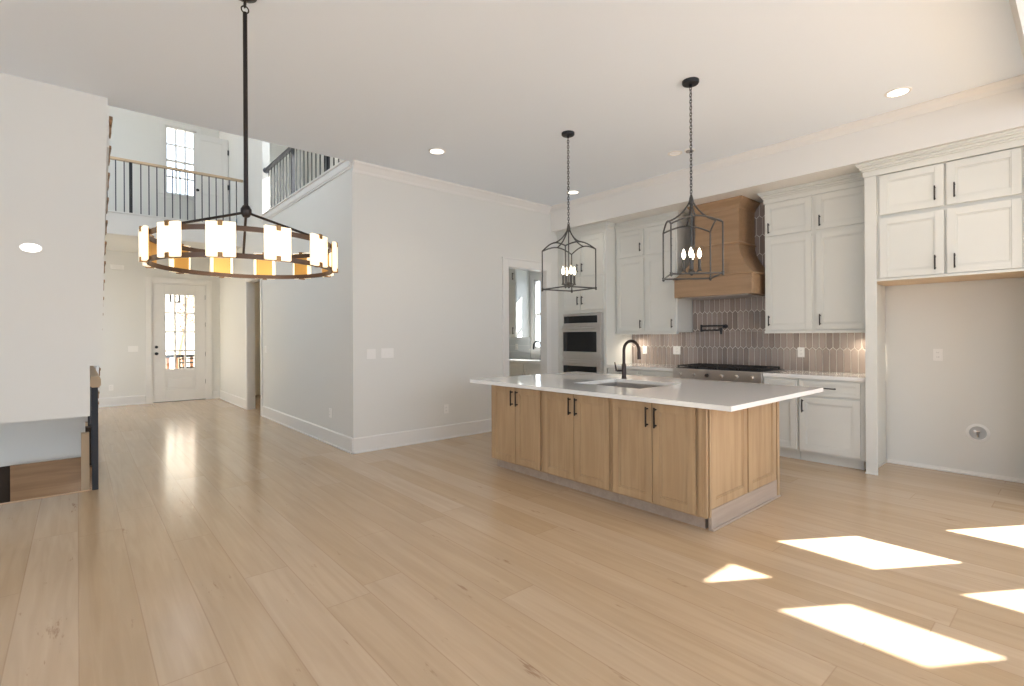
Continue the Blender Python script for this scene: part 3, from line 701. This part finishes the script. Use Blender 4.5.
# rangetop
rg = thing('rangetop', 'stainless gas rangetop with black cast iron grates set between worktops', 'rangetop', (6.15, 3.0, 0.78))
MB().box(5.84, 6.485, 2.44, 3.56, 0.78, 0.935).build('body', STEEL, rg, 0.004)
MB().box(5.87, 6.47, 2.47, 3.53, 0.935, 0.942).build('cooktop_surface', BLACK, rg, 0.002)
for a in range(4):
    y0 = 2.475 + a * 0.265; gr = MB()
    for y in (y0 + 0.012, y0 + 0.13, y0 + 0.245): gr.box(5.90, 6.44, y - 0.007, y + 0.007, 0.958, 0.975)
    for x in (5.905, 6.03, 6.17, 6.31, 6.435): gr.box(x - 0.007, x + 0.007, y0, y0 + 0.257, 0.958, 0.975)
    for x in (5.905, 6.435):
        for y in (y0 + 0.012, y0 + 0.245): gr.box(x - 0.008, x + 0.008, y - 0.008, y + 0.008, 0.941, 0.96)
    for x in (6.03, 6.31): gr.lathe([(0.045, 0.0), (0.045, 0.012), (0.02, 0.014)], (x, y0 + 0.13, 0.942), 14)
    gr.build('grate', IRON, rg)
for k in range(6):
    y = 2.55 + k * 0.18
    MB().lathe([(0.022, 0), (0.024, -0.012), (0.019, -0.034), (0.0, -0.036)], (5.84, y, 0.865), 14, 'X').build('knob', BLACK if k == 3 else STEEL, rg)
# pot filler
pf = thing('pot_filler', 'black folding pot filler faucet on the tile above the rangetop', 'faucet', (6.48, 3.17, 1.45))
MB().lathe([(0.026, 0), (0.026, -0.012), (0.014, -0.02), (0.014, -0.06)], (6.484, 3.165, 1.475), 16, 'X').build('flange', BLACK, pf)
a_ = MB(); a_.tube([(6.425, 3.165, 1.455), (6.425, 3.165, 1.495)], 0.017, 10); a_.tube([(6.425, 3.165, 1.482), (6.425, 3.48, 1.482)], 0.010, 8); a_.tube([(6.425, 3.48, 1.405), (6.425, 3.48, 1.50)], 0.014, 10)
a_.build('upper_arm', BLACK, pf)
a_ = MB(); a_.tube([(6.405, 3.48, 1.425), (6.395, 3.19, 1.425)], 0.010, 8); a_.tube([(6.395, 3.19, 1.455), (6.395, 3.19, 1.40), (6.392, 3.188, 1.37)], [0.016, 0.016, 0.011], 10); a_.tube([(6.395, 3.19, 1.44), (6.36, 3.19, 1.445)], 0.008, 8)
a_.build('lower_arm', BLACK, pf)

# ------------------------------------------------------------------ island
IX0, IX1, IY0, IY1 = 3.25, 4.46, 1.726, 4.085
def island_cab(label, y0, y1, dy):
    o = thing('island_cabinet', label, 'cabinet', (3.6, (y0 + y1) / 2, 0), 'maple cabinets along the island front')
    MB().box(IX0, 3.60, y0, y1, 0.10, 0.865).build('carcass', MAPLE, o)
    MB().box(IX0 + 0.075, 3.60, y0, y1, 0.0, 0.10).build('toe_kick', ENDTOE, o)  # greyer wood here stands in for the shade under the overhang
    F = FX(IX0); a, b, c = dy
    for p, q, hu in ((b + 0.003, c, b + 0.036), (a, b - 0.003, b - 0.036)):
        door(o, F, p, q, 0.112, 0.855, MAPLE, hu, 0.752, 0.15, fr=0.058)
    return o
island_cab('maple two-door island cabinet at the far left end by the white wall', 3.325, 4.085, (3.345, 3.69, 4.05))
island_cab('middle one of the three maple two-door cabinets on the island front', 2.53, 3.322, (2.55, 2.925, 3.30))
island_cab('maple two-door island cabinet nearest the camera next to the end panel', 1.78, 2.527, (1.80, 2.145, 2.51))
ie = thing('island_end_panel', 'maple paneled right end of the island facing the sunlit floor', 'cabinet panel', (3.87, 1.75, 0))
F = FY(1.746)
e_ = MB(); e_.fbox(F, 3.235, IX1, 0.145, 0.865, -0.029, 0.0); e_.build('panel_core', MAPLE, ie)
for a, b in ((3.318, 3.868), (3.892, 4.405)):
    shaker(F, a, b, 0.15, 0.862, 0.062, 0.02).build('panel', MAPLE, ie, 0.0015, 1)
e_ = MB(); e_.box(4.418, 4.462, 1.722, 1.78, 0.0, 0.865); e_.build('corner_post', MAPLE, ie, 0.002)
e_ = MB(); e_.box(3.24, 3.262, 1.722, 1.775, 0.105, 0.865); e_.box(3.275, 3.297, 1.716, 1.746, 0.105, 0.865); e_.build('corner_pilaster', MAPLE, ie, 0.002)
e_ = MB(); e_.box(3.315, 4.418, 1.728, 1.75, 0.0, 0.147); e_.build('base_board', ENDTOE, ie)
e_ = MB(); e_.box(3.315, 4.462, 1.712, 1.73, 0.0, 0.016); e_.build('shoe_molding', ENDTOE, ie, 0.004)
ib = thing('island_back_panel', 'maple back of the island on the seating side toward the kitchen', 'cabinet panel', (4.44, 2.9, 0))
MB().box(4.42, 4.44, 1.78, 4.085, 0.0, 0.865).box(3.61, 4.42, 4.065, 4.085, 0, 0.865).build('core', MAPLE, ib)
for k in range(4):
    a = 1.80 + k * 0.57
    d = MB(); Fb = lambda u, v, w: (4.44 + w, u, v)
    sh = shaker(Fb, a, a + 0.55, 0.15, 0.855); sh.build('panel', MAPLE, ib)
# countertop with sink cut-out
SX0, SX1, SY0, SY1 = 3.66, 4.34, 2.55, 3.32
CX0, CX1, CY0, CY1 = 3.175, 4.87, 1.52, 4.36
it = MB(); z0, z1 = 0.866, 0.90
it.box(CX0, SX0, CY0, CY1, z0, z1); it.box(SX1, CX1, CY0, CY1, z0, z1); it.box(SX0, SX1, CY0, SY0, z0, z1); it.box(SX0, SX1, SY1, CY1, z0, z1)
import bmesh as _bm
ito = it.build('island_countertop', QUARTZ, None, origin=(4.0, 2.9, z0))
b_ = _bm.new(); b_.from_mesh(ito.data); _bm.ops.remove_doubles(b_, verts=b_.verts, dist=1e-4)
b_.to_mesh(ito.data); b_.free()
tag(ito, 'large glossy white quartz slab topping the maple island', 'countertop')
sk = MB(); t = 0.006; zb = 0.655
sk.box(SX0 - 0.012, SX1 + 0.012, SY0 - 0.012, SY1 + 0.012, zb - t, zb)
for (a, b, c, d) in ((SX0 - 0.012, SX0, SY0 - 0.012, SY1 + 0.012), (SX1, SX1 + 0.012, SY0 - 0.012, SY1 + 0.012), (SX0, SX1, SY0 - 0.012, SY0), (SX0, SX1, SY1, SY1 + 0.012)): sk.box(a, b, c, d, zb, 0.8655)
sko = thing('island_sink', 'stainless undermount sink sunk into the white island slab', 'sink', (4.04, 2.93, zb))
sk.build('basin', STEEL, sko)
MB().lathe([(0.045, 0.0), (0.045, 0.004), (0.02, 0.003)], (4.04, 2.93, zb), 16).build('drain', BLACK, sko)
# faucet
fa = thing('kitchen_faucet', 'dark bronze gooseneck faucet rising from the island slab beside the sink', 'faucet', (4.41, 3.27, 0.90))
fx, fy = 4.41, 3.27
MB().lathe([(0.028, 0), (0.028, 0.008), (0.024, 0.012), (0.024, 0.15), (0.016, 0.165)], (fx, fy, 0.90), 18).build('body', FAUC, fa)
dx, dy = 0.12, -0.993; Rr = 0.088
pts = [(fx, fy, 1.05), (fx, fy, 1.20)] + [(fx + dx * Rr * (1 - math.cos(a)), fy + dy * Rr * (1 - math.cos(a)), 1.20 + Rr * 1.15 * math.sin(a)) for a in [PI * k / 14 for k in range(1, 15)]]
pts += [(fx + dx * 2 * Rr, fy + dy * 2 * Rr, 1.18)]
MB().tube(pts, 0.016, 12).build('spout', FAUC, fa)
MB().tube([(fx + dx * 2 * Rr, fy + dy * 2 * Rr, 1.19), (fx + dx * 2.02 * Rr, fy + dy * 2.02 * Rr, 1.11)], [0.019, 0.020], 12).build('spray_head', FAUC, fa)
MB().tube([(fx, fy, 0.985), (fx - 0.045, fy + 0.055, 0.985), (fx - 0.052, fy + 0.064, 1.0)], 0.011, 10).tube([(fx - 0.05, fy + 0.06, 0.98), (fx - 0.06, fy + 0.075, 1.075)], [0.012, 0.007], 10).build('handle', FAUC, fa)

# ------------------------------------------------------------------ pendants
def make_pendant(label, loc, ang):
    o = thing('lantern_pendant', label, 'pendant light', (0, 0, 0), 'lantern pendants over the island')
    # local: z = 0 at the ceiling, corners at r on the diagonals
    ZT = -CZ
    r = 0.27; zt, zb, za = 2.225 + ZT, 1.835 + ZT, 2.44 + ZT; q = r
    C4 = [(q * math.cos(PI / 2 * k), q * math.sin(PI / 2 * k)) for k in range(4)]
    MB().lathe([(0.066, 0), (0.066, -0.018), (0.06, -0.026), (0.012, -0.03), (0.012, -0.05)], (0, 0, 0), 24).build('canopy', LANT if 0 else BLACK, o)
    ch = MB(); z = -0.045; k = 0; LK = 0.034
    while z > za + 0.035:
        pts = []
        for i in range(10):
            a = 2 * PI * i / 10; p, h = 0.0095 * math.cos(a), (LK / 2 + 0.003) * math.sin(a)
            pts.append((p, 0, z - LK / 2 + h) if k % 2 == 0 else (0, p, z - LK / 2 + h))
        ch.tube(pts, 0.0028, 5, closed=True); z -= LK - 0.008; k += 1
    ch.build('chain', BLACK, o)
    cg = MB(); w = 0.0068
    def mid(p, q_): return ((p[0] + q_[0]) / 2, (p[1] + q_[1]) / 2)
    for k in range(4):
        p, q_ = C4[k], C4[(k + 1) % 4]
        cg.tube([(*p, zb), (*p, zt)], w, 6)
        cg.tube([(*p, zb), (*q_, zb)], w, 6)
        arc = [(p[0] + (q_[0] - p[0]) * t, p[1] + (q_[1] - p[1]) * t, zt + 0.055 * math.sin(PI * t)) for t in [i / 10 for i in range(11)]]
        cg.tube(arc, w, 6)
        m_ = mid(p, q_)
        arm = [(m_[0] * f, m_[1] * f, zz) for f, zz in ((1.0, zt + 0.055), (0.85, zt + 0.064), (0.66, zt + 0.082), (0.47, zt + 0.108), (0.30, zt + 0.142), (0.16, zt + 0.178), (0.05, za))]
        cg.tube(arm, w, 6)
        cg.lathe([(0.0, -0.022), (0.011, -0.014), (0.009, 0.0), (0.012, 0.012)], (*p, zb), 8)
    cg.lathe([(0.008, 0.05), (0.014, 0.03), (0.02, 0.0), (0.014, -0.03)], (0, 0, za), 10)
    cg.build('cage', LANT, o)
    sm = MB(); sm.tube([(0, 0, za), (0, 0, 1.86 + ZT)], 0.006, 8); sm.lathe([(0.01, 0.03), (0.02, 0.01), (0.03, 0.0), (0.02, -0.012), (0.006, -0.03)], (0, 0, 1.87 + ZT), 12)
    for k in range(4):
        a = PI / 2 * k + 0.5; sm.tube([(0, 0, 1.872 + ZT), (0.03 * math.cos(a), 0.03 * math.sin(a), 1.86 + ZT), (0.058 * math.cos(a), 0.058 * math.sin(a), 1.878 + ZT)], 0.005, 6)
    sm.build('stem', LANT, o)
    for k in range(4):
        a = PI / 2 * k + 0.5; x, y = 0.06 * math.cos(a), 0.06 * math.sin(a)
        cs = MB().lathe([(0.0, 0), (0.02, 0.0), (0.014, 0.012), (0.0115, 0.014), (0.0115, 0.10), (0.0, 0.102)], (x, y, 1.875 + ZT), 12).build('candle_sleeve', LANT, o)
        MB().lathe([(0.006, 0), (0.015, 0.018), (0.0165, 0.034), (0.011, 0.058), (0.004, 0.078), (0.0, 0.082)], (x, y, 1.978 + ZT), 12).build('bulb', BULB, cs)
    o.location = loc; o.rotation_euler = (0, 0, math.radians(ang))
    return o
p1 = make_pendant('black lantern pendant over the far left end of the island near the doorway', (3.758, 3.458, CZ), 36)
dup(p1, (3.748, 2.111, CZ), 'black lantern pendant over the near end of the island in front of the hood', (0, 0, math.radians(86)))

# ------------------------------------------------------------------ chandelier
cx_, cy_ = 0.765, 3.303
cn = thing('chandelier', 'round bronze ring chandelier with glowing alabaster panels hanging in the foreground', 'chandelier', (cx_, cy_, 1.76))
RR = 0.478; zu, zl = 1.918, 1.777; hubz = 2.113
def band(z): 
    ring = []
    for k in range(72):
        a = 2 * PI * k / 72; c, s_ = math.cos(a), math.sin(a)
        ring.append([(cx_ + rr * c, cy_ + rr * s_, z + h) for rr, h in ((RR - 0.005, -0.013), (RR + 0.005, -0.013), (RR + 0.005, 0.013), (RR - 0.005, 0.013))])
    ring.append(ring[0])
    return MB().loft(ring, cap=False, smooth=True)
band(zu).build('upper_ring', CHAND, cn); band(zl).build('lower_ring', CHAND, cn)
MB().tube([(cx_, cy_, hubz), (cx_, cy_, 3.30)], 0.0125, 10).build('rod', BRONZE, cn)
MB().lathe([(0, 0.04), (0.018, 0.034), (0.03, 0.012), (0.03, -0.012), (0.018, -0.034), (0, -0.04)], (cx_, cy_, hubz), 16).build('hub', BRONZE, cn)
for a in (79, 199, 319):
    a = math.radians(a)
    MB().tube([(cx_, cy_, hubz - 0.005), (cx_ + RR * math.cos(a), cy_ + RR * math.sin(a), zu + 0.012)], 0.0075, 8).build('arm', BRONZE, cn)
lk = MB()
for k, (zz, ax) in enumerate(((3.318, 0), (3.352, 1))):
    lk.tube([((cx_ + 0.02 * math.cos(t)) if ax == 0 else cx_ + 0.0, cy_ + (0.02 * math.cos(t) if ax else 0), zz + 0.021 * math.sin(t)) for t in [2 * PI * i / 14 for i in range(14)]], 0.0042, 6, closed=True)
lk.build('loop', BRONZE, cn)
MB().lathe([(0.065, 0), (0.065, -0.012), (0.03, -0.03), (0.008, -0.04)], (cx_, cy_, CZ), 20).build('canopy', BRONZE, cn)
for k in range(12):
    a = 2 * PI * k / 12 + math.radians(4); c, s_ = math.cos(a), math.sin(a)
    def L(u, w, z): return (cx_ + w * c - u * s_, cy_ + w * s_ + u * c, z)
    def lb(u0, u1, w0, w1, z0, z1):
        m = MB(); m.add([L(u0, w0, z0), L(u1, w0, z0), L(u1, w1, z0), L(u0, w1, z0), L(u0, w0, z1), L(u1, w0, z1), L(u1, w1, z1), L(u0, w1, z1)], [(0, 3, 2, 1), (4, 5, 6, 7), (0, 1, 5, 4), (1, 2, 6, 5), (2, 3, 7, 6), (3, 0, 4, 7)]); return m
    pn = lb(-0.067, 0.067, RR + 0.012, RR + 0.034, 1.766, 1.942).build('alabaster_panel', ALAB, cn, 0.004)
    lb(-0.05, 0.05, RR + 0.006, RR + 0.0125, 1.772, 1.936).build('brass_backplate', BRASS, cn, 0.002)
    for zz in (1.760, 1.920):
        lb(-0.011, 0.011, RR + 0.004, RR + 0.040, zz, zz + 0.027).build('clip', CLIP, cn)
ldt = bpy.data.lights.new('chandelier_glow', 'POINT'); ldt.energy = 14; ldt.color = (1, 0.82, 0.58); ldt.shadow_soft_size = 0.3
lo = bpy.data.objects.new('chandelier_glow', ldt); COL.objects.link(lo); lo.location = (cx_, cy_, 1.66); 

# ------------------------------------------------------------------ ceiling lights and small fittings
def make_downlight(label, m_led, rad=0.075):
    o = thing('recessed_downlight', label, 'ceiling light', (0, 0, 0), 'recessed ceiling downlights')
    MB().lathe([(rad + 0.02, 0.0), (rad + 0.018, -0.006), (rad, -0.008), (rad - 0.004, 0.0)], (0, 0, 0), 28).build('trim_ring', PLATE, o)
    MB().lathe([(rad - 0.002, -0.001), (rad - 0.004, -0.006), (0.0, -0.007)], (0, 0, 0), 28).build('lens', m_led, o)
    return o
d0 = make_downlight('lit round downlight in the ceiling nearest the foyer opening and white wall', LED); d0.location = (3.013, 4.729, CZ)
lit = [(3.013, 4.729)]
for (x, y), lb_ in (((5.352, 4.835), 'lit round downlight in the ceiling behind the far pendant chain'), ((5.264, 1.067), 'lit round downlight in the ceiling at upper right above the refrigerator alcove')):
    dup(d0, (x, y, CZ), lb_); lit.append((x, y))
d1 = make_downlight('dim round downlight in the ceiling just left of the near pendant chain', LEDDIM, 0.06); d1.location = (5.092, 3.062, CZ)
for x, y in lit:
    l = bpy.data.lights.new('downlight_lamp', 'SPOT'); l.energy = 22; l.color = (1, 0.9, 0.75); l.spot_size = math.radians(110); l.spot_blend = 0.6; l.shadow_soft_size = 0.06
    q = bpy.data.objects.new('downlight_lamp', l); COL.objects.link(q); q.location = (x, y, CZ - 0.02)
sd_ = MB(); sd_.lathe([(0.055, 0), (0.055, -0.012), (0.045, -0.022), (0.0, -0.024)], (0, 0, 0), 20)
so_ = thing('ceiling_sensor', 'small grey round sensor on the ceiling touching the near pendant chain', 'sensor', (5.13, 2.905, CZ))
MB().lathe([(0.055, 0), (0.055, -0.01), (0.05, -0.012)], (5.13, 2.905, CZ), 20).build('base_ring', PLATE, so_)
MB().lathe([(0.042, -0.01), (0.04, -0.024), (0.0, -0.028)], (5.13, 2.905, CZ), 20).build('cap', mat('grey_plastic', lin(150, 148, 146), 0.5), so_)
# glowing oval on the left wall
wo = thing('wall_oval', 'flush glowing oval on the blank wall at the far left', 'wall light', (-0.274, 5.49, 2.078))
def oval(rx, rz, y0, y1):
    b = MB(); b.loft([[(-0.274 + rx * math.cos(2 * PI * k / 28), y, 2.078 + rz * math.sin(2 * PI * k / 28)) for k in range(28)] for y in (y0, y1)], smooth=True); return b
oval(0.07, 0.04, 5.489, 5.483).build('rim', PLATE, wo); oval(0.06, 0.032, 5.484, 5.480).build('lens', LED, wo)

# switch plates and outlets
def plate(label, wid, kind, axis, pos, hgt=0.118):
    """wall plate; axis 'Y' faces -Y, 'X' faces -X; pos = centre on the wall face."""
    nm = 'light_switch' if kind == 'switch' else 'power_outlet'
    o = thing(nm, label, 'switch' if kind == 'switch' else 'outlet', pos)
    F = (FY(pos[1]) if axis == 'Y' else FX(pos[0])); u = pos[0] if axis == 'Y' else pos[1]; v = pos[2]
    MB().fbox(F, u - wid / 2, u + wid / 2, v - hgt / 2, v + hgt / 2, 0, 0.006).build('cover_plate', PLATE, o, 0.002)
    if kind == 'switch':
        n = max(1, round(wid / 0.05) - 1) if wid > 0.09 else 1
        for k in range(n):
            uu = u + (k - (n - 1) / 2) * 0.046
            MB().fbox(F, uu - 0.016, uu + 0.016, v - 0.033, v + 0.033, 0.006, 0.010).build('rocker', PLATE, o, 0.001)
    else:
        for s_ in (-1, 1):
            rc = MB().fbox(F, u - 0.016, u + 0.016, v + s_ * 0.022 - 0.014, v + s_ * 0.022 + 0.014, 0.006, 0.009).build('receptacle', PLATE, o, 0.001)
            sl = MB(); sl.fbox(F, u - 0.008, u - 0.006, v + s_ * 0.022 - 0.004, v + s_ * 0.022 + 0.006, 0.009, 0.0095); sl.fbox(F, u + 0.006, u + 0.008, v + s_ * 0.022 - 0.004, v + s_ * 0.022 + 0.006, 0.009, 0.0095)
            sl.build('slot', BLACK, rc)
    return o
plate('white two-gang switch plate left of its neighbour on the white wall', 0.115, 'switch', 'Y', (2.655, 5.64, 1.155))
plate('white three-gang switch plate right of its neighbour on the white wall', 0.165, 'switch', 'Y', (2.865, 5.64, 1.16))
plate('white outlet low on the white wall left of the island', 0.075, 'outlet', 'Y', (3.713, 5.64, 0.393))
plate('white switch plate on the hall wall beside the study doorway', 0.115, 'switch', 'X', (2.43, 9.212, 1.16))
plate('white outlet low on the hall wall near the corner', 0.075, 'outlet', 'X', (2.43, 6.34, 0.395))
plate('white switch plate left of the front door at handle height', 0.165, 'switch', 'Y', (0.861, 12.85, 1.14))
plate('white outlet low on the foyer wall left of the front door', 0.075, 'outlet', 'Y', (0.505, 12.85, 0.37))
plate('white outlet on the wall inside the empty refrigerator alcove', 0.075, 'outlet', 'X', (6.5, 1.006, 1.15))
plate('white outlet on the tile backsplash directly behind the island faucet', 0.075, 'outlet', 'X', (6.4845, 4.42, 1.14))
plate('wide white outlet plate on the tile backsplash left of the rangetop', 0.115, 'outlet', 'X', (6.4845, 3.886, 1.145))
plate('white outlet on the tile backsplash right of the rangetop', 0.075, 'outlet', 'X', (6.4845, 2.255, 1.15))
plate('white outlet on the tile backsplash tight beside the tall panel', 0.075, 'outlet', 'X', (6.4845, 1.56, 1.15))
ch_ = thing('door_chime', 'small white chime box high on the foyer wall left of the door', 'chime', (0.61, 12.85, 2.79))
MB().box(0.50, 0.72, 12.82, 12.85, 2.745, 2.835).build('cover', PLATE, ch_, 0.006)
g_ = MB()
for k in range(5): g_.box(0.53, 0.69, 12.818, 12.822, 2.762 + k * 0.013, 2.768 + k * 0.013)
g_.build('grille', TRIM, ch_)
# refrigerator water box
rb = thing('water_supply_box', 'round white recessed water supply box low in the refrigerator alcove', 'water box', (6.5, 0.715, 0.41))
MB().lathe([(0.062, -0.0), (0.088, -0.001), (0.088, -0.006), (0.08, -0.010), (0.064, -0.010), (0.062, -0.0)], (6.5, 0.715, 0.41), 28, 'X').build('flange', PLATE, rb)
MB().lathe([(0.063, -0.0005), (0.063, -0.003), (0.0, -0.003)], (6.5, 0.715, 0.41), 24, 'X').build('recess', mat('grey_recess', lin(190, 190, 188), 0.6), rb)
v_ = MB(); v_.tube([(6.494, 0.715, 0.375), (6.485, 0.715, 0.385), (6.485, 0.715, 0.42)], 0.008, 8); v_.tube([(6.482, 0.695, 0.425), (6.482, 0.737, 0.425)], 0.008, 8); v_.lathe([(0.014, 0), (0.014, -0.008), (0, -0.009)], (6.478, 0.737, 0.425), 10, 'X')
v_.build('valve', STEEL, rb)

# under-cabinet lights
for y0, y1, lb_ in ((1.50, 2.46, 'slim under-cabinet light bar below the cabinet right of the hood'), (3.80, 4.62, 'slim under-cabinet light bar below the cabinet left of the hood')):
    ub = thing('undercabinet_light', lb_, 'light bar', (6.38, (y0 + y1) / 2, 1.40))
    MB().box(6.36, 6.40, y0, y1, 1.389, 1.399).build('housing', PLATE, ub); MB().box(6.365, 6.395, y0 + 0.02, y1 - 0.02, 1.384, 1.388).build('diffuser', LED, ub)
for y in (1.60, 2.2, 4.48, 3.95):
    l = bpy.data.lights.new('undercabinet_lamp', 'SPOT'); l.energy = 14 if y in (1.60, 4.48) else 1.5; l.color = (1, 0.86, 0.68); l.spot_size = math.radians(140); l.spot_blend = 0.8; l.shadow_soft_size = 0.03
    q = bpy.data.objects.new('undercabinet_lamp', l); COL.objects.link(q); q.location = (6.36, y, 1.375)

# ------------------------------------------------------------------ scullery seen through the doorway
su = thing('scullery_upper_cabinet', 'white stacked wall cabinet glimpsed through the scullery doorway', 'cabinet', (6.3, 7.45, 1.33))
MB().box(6.15, 6.487, 6.97, 8.0, 1.335, 2.98).build('carcass', CAB, su)
for a, b, hu in ((6.985, 7.48, 7.03), (7.49, 7.985, 7.94)):
    door(su, FX(6.15), a, b, 2.36, 2.90, CAB, hu, 2.47, 0.13); door(su, FX(6.15), a, b, 1.345, 2.335, CAB, hu, 1.46, 0.13)
sb = thing('scullery_base_cabinet', 'white base cabinet beneath the scullery window', 'cabinet', (6.2, 7.1, 0))
MB().box(5.90, 6.49, 5.80, 8.55, 0.10, 0.888).build('carcass', CAB, sb); MB().box(5.96, 6.49, 5.80, 8.55, 0, 0.10).build('toe_kick', CAB, sb)
for k in range(4):
    a = 5.82 + k * 0.68; door(sb, FX(5.90), a, a + 0.66, 0.125, 0.87, CAB, a + (0.62 if k % 2 == 0 else 0.04), 0.55, 0.14)
ct = MB(); ct.box(5.865, 6.492, 5.78, 8.58, 0.89, 0.93)
tag(ct.build('scullery_countertop', QUARTZ, None, 0.003, origin=(6.2, 7.1, 0.89)), 'white worktop under the window in the scullery beyond the doorway', 'countertop')
sp_ = MB().box(6.488, 6.499, 6.97, 8.55, 0.93, 1.33)
m_gt = bpy.data.materials.new('grey_subway_tile'); m_gt.use_nodes = True
nt = m_gt.node_tree; bk_ = nt.nodes.new('ShaderNodeTexBrick'); tc_ = nt.nodes.new('ShaderNodeTexCoord'); mp_ = nt.nodes.new('ShaderNodeMapping')
mp_.inputs['Rotation'].default_value = (PI / 2, 0, PI / 2); bk_.inputs['Scale'].default_value = 4; bk_.inputs['Color1'].default_value = lin(212, 216, 217); bk_.inputs['Color2'].default_value = lin(203, 208, 210); bk_.inputs['Mortar'].default_value = lin(228, 230, 230)
nt.links.new(tc_.outputs['Object'], mp_.inputs['Vector']); nt.links.new(mp_.outputs['Vector'], bk_.inputs['Vector']); nt.links.new(bk_.outputs['Color'], nt.nodes['Principled BSDF'].inputs['Base Color']); nt.nodes['Principled BSDF'].inputs['Roughness'].default_value = 0.2
tag(sp_.build('scullery_backsplash', m_gt, None, origin=(6.495, 7.7, 0.93)), 'grey tile backsplash under the cabinet in the scullery', 'backsplash')
plate('white outlet on the grey tile inside the scullery', 0.075, 'outlet', 'X', (6.488, 7.35, 1.15))
sf = thing('scullery_faucet', 'black gooseneck faucet under the window in the scullery', 'faucet', (6.34, 6.72, 0.93))
MB().lathe([(0.026, 0), (0.026, 0.01), (0.02, 0.015), (0.02, 0.08), (0.014, 0.09)], (6.34, 6.52, 0.93), 14).build('body', BLACK, sf)
MB().tube([(6.34, 6.52, 1.0), (6.34, 6.52, 1.18)] + [(6.34 - 0.065 * (1 - math.cos(a)), 6.52 + 0.03 * (1 - math.cos(a)), 1.18 + 0.085 * math.sin(a)) for a in [PI * k / 12 for k in range(1, 13)]] + [(6.21, 6.58, 1.12)], 0.014, 10).build('spout', BLACK, sf)
MB().tube([(6.34, 6.52, 0.99), (6.34, 6.45, 1.02)], [0.01, 0.006], 8).build('handle', BLACK, sf)

# tidy helper properties
for o in bpy.data.objects:
    if '_o' in o: del o['_o']
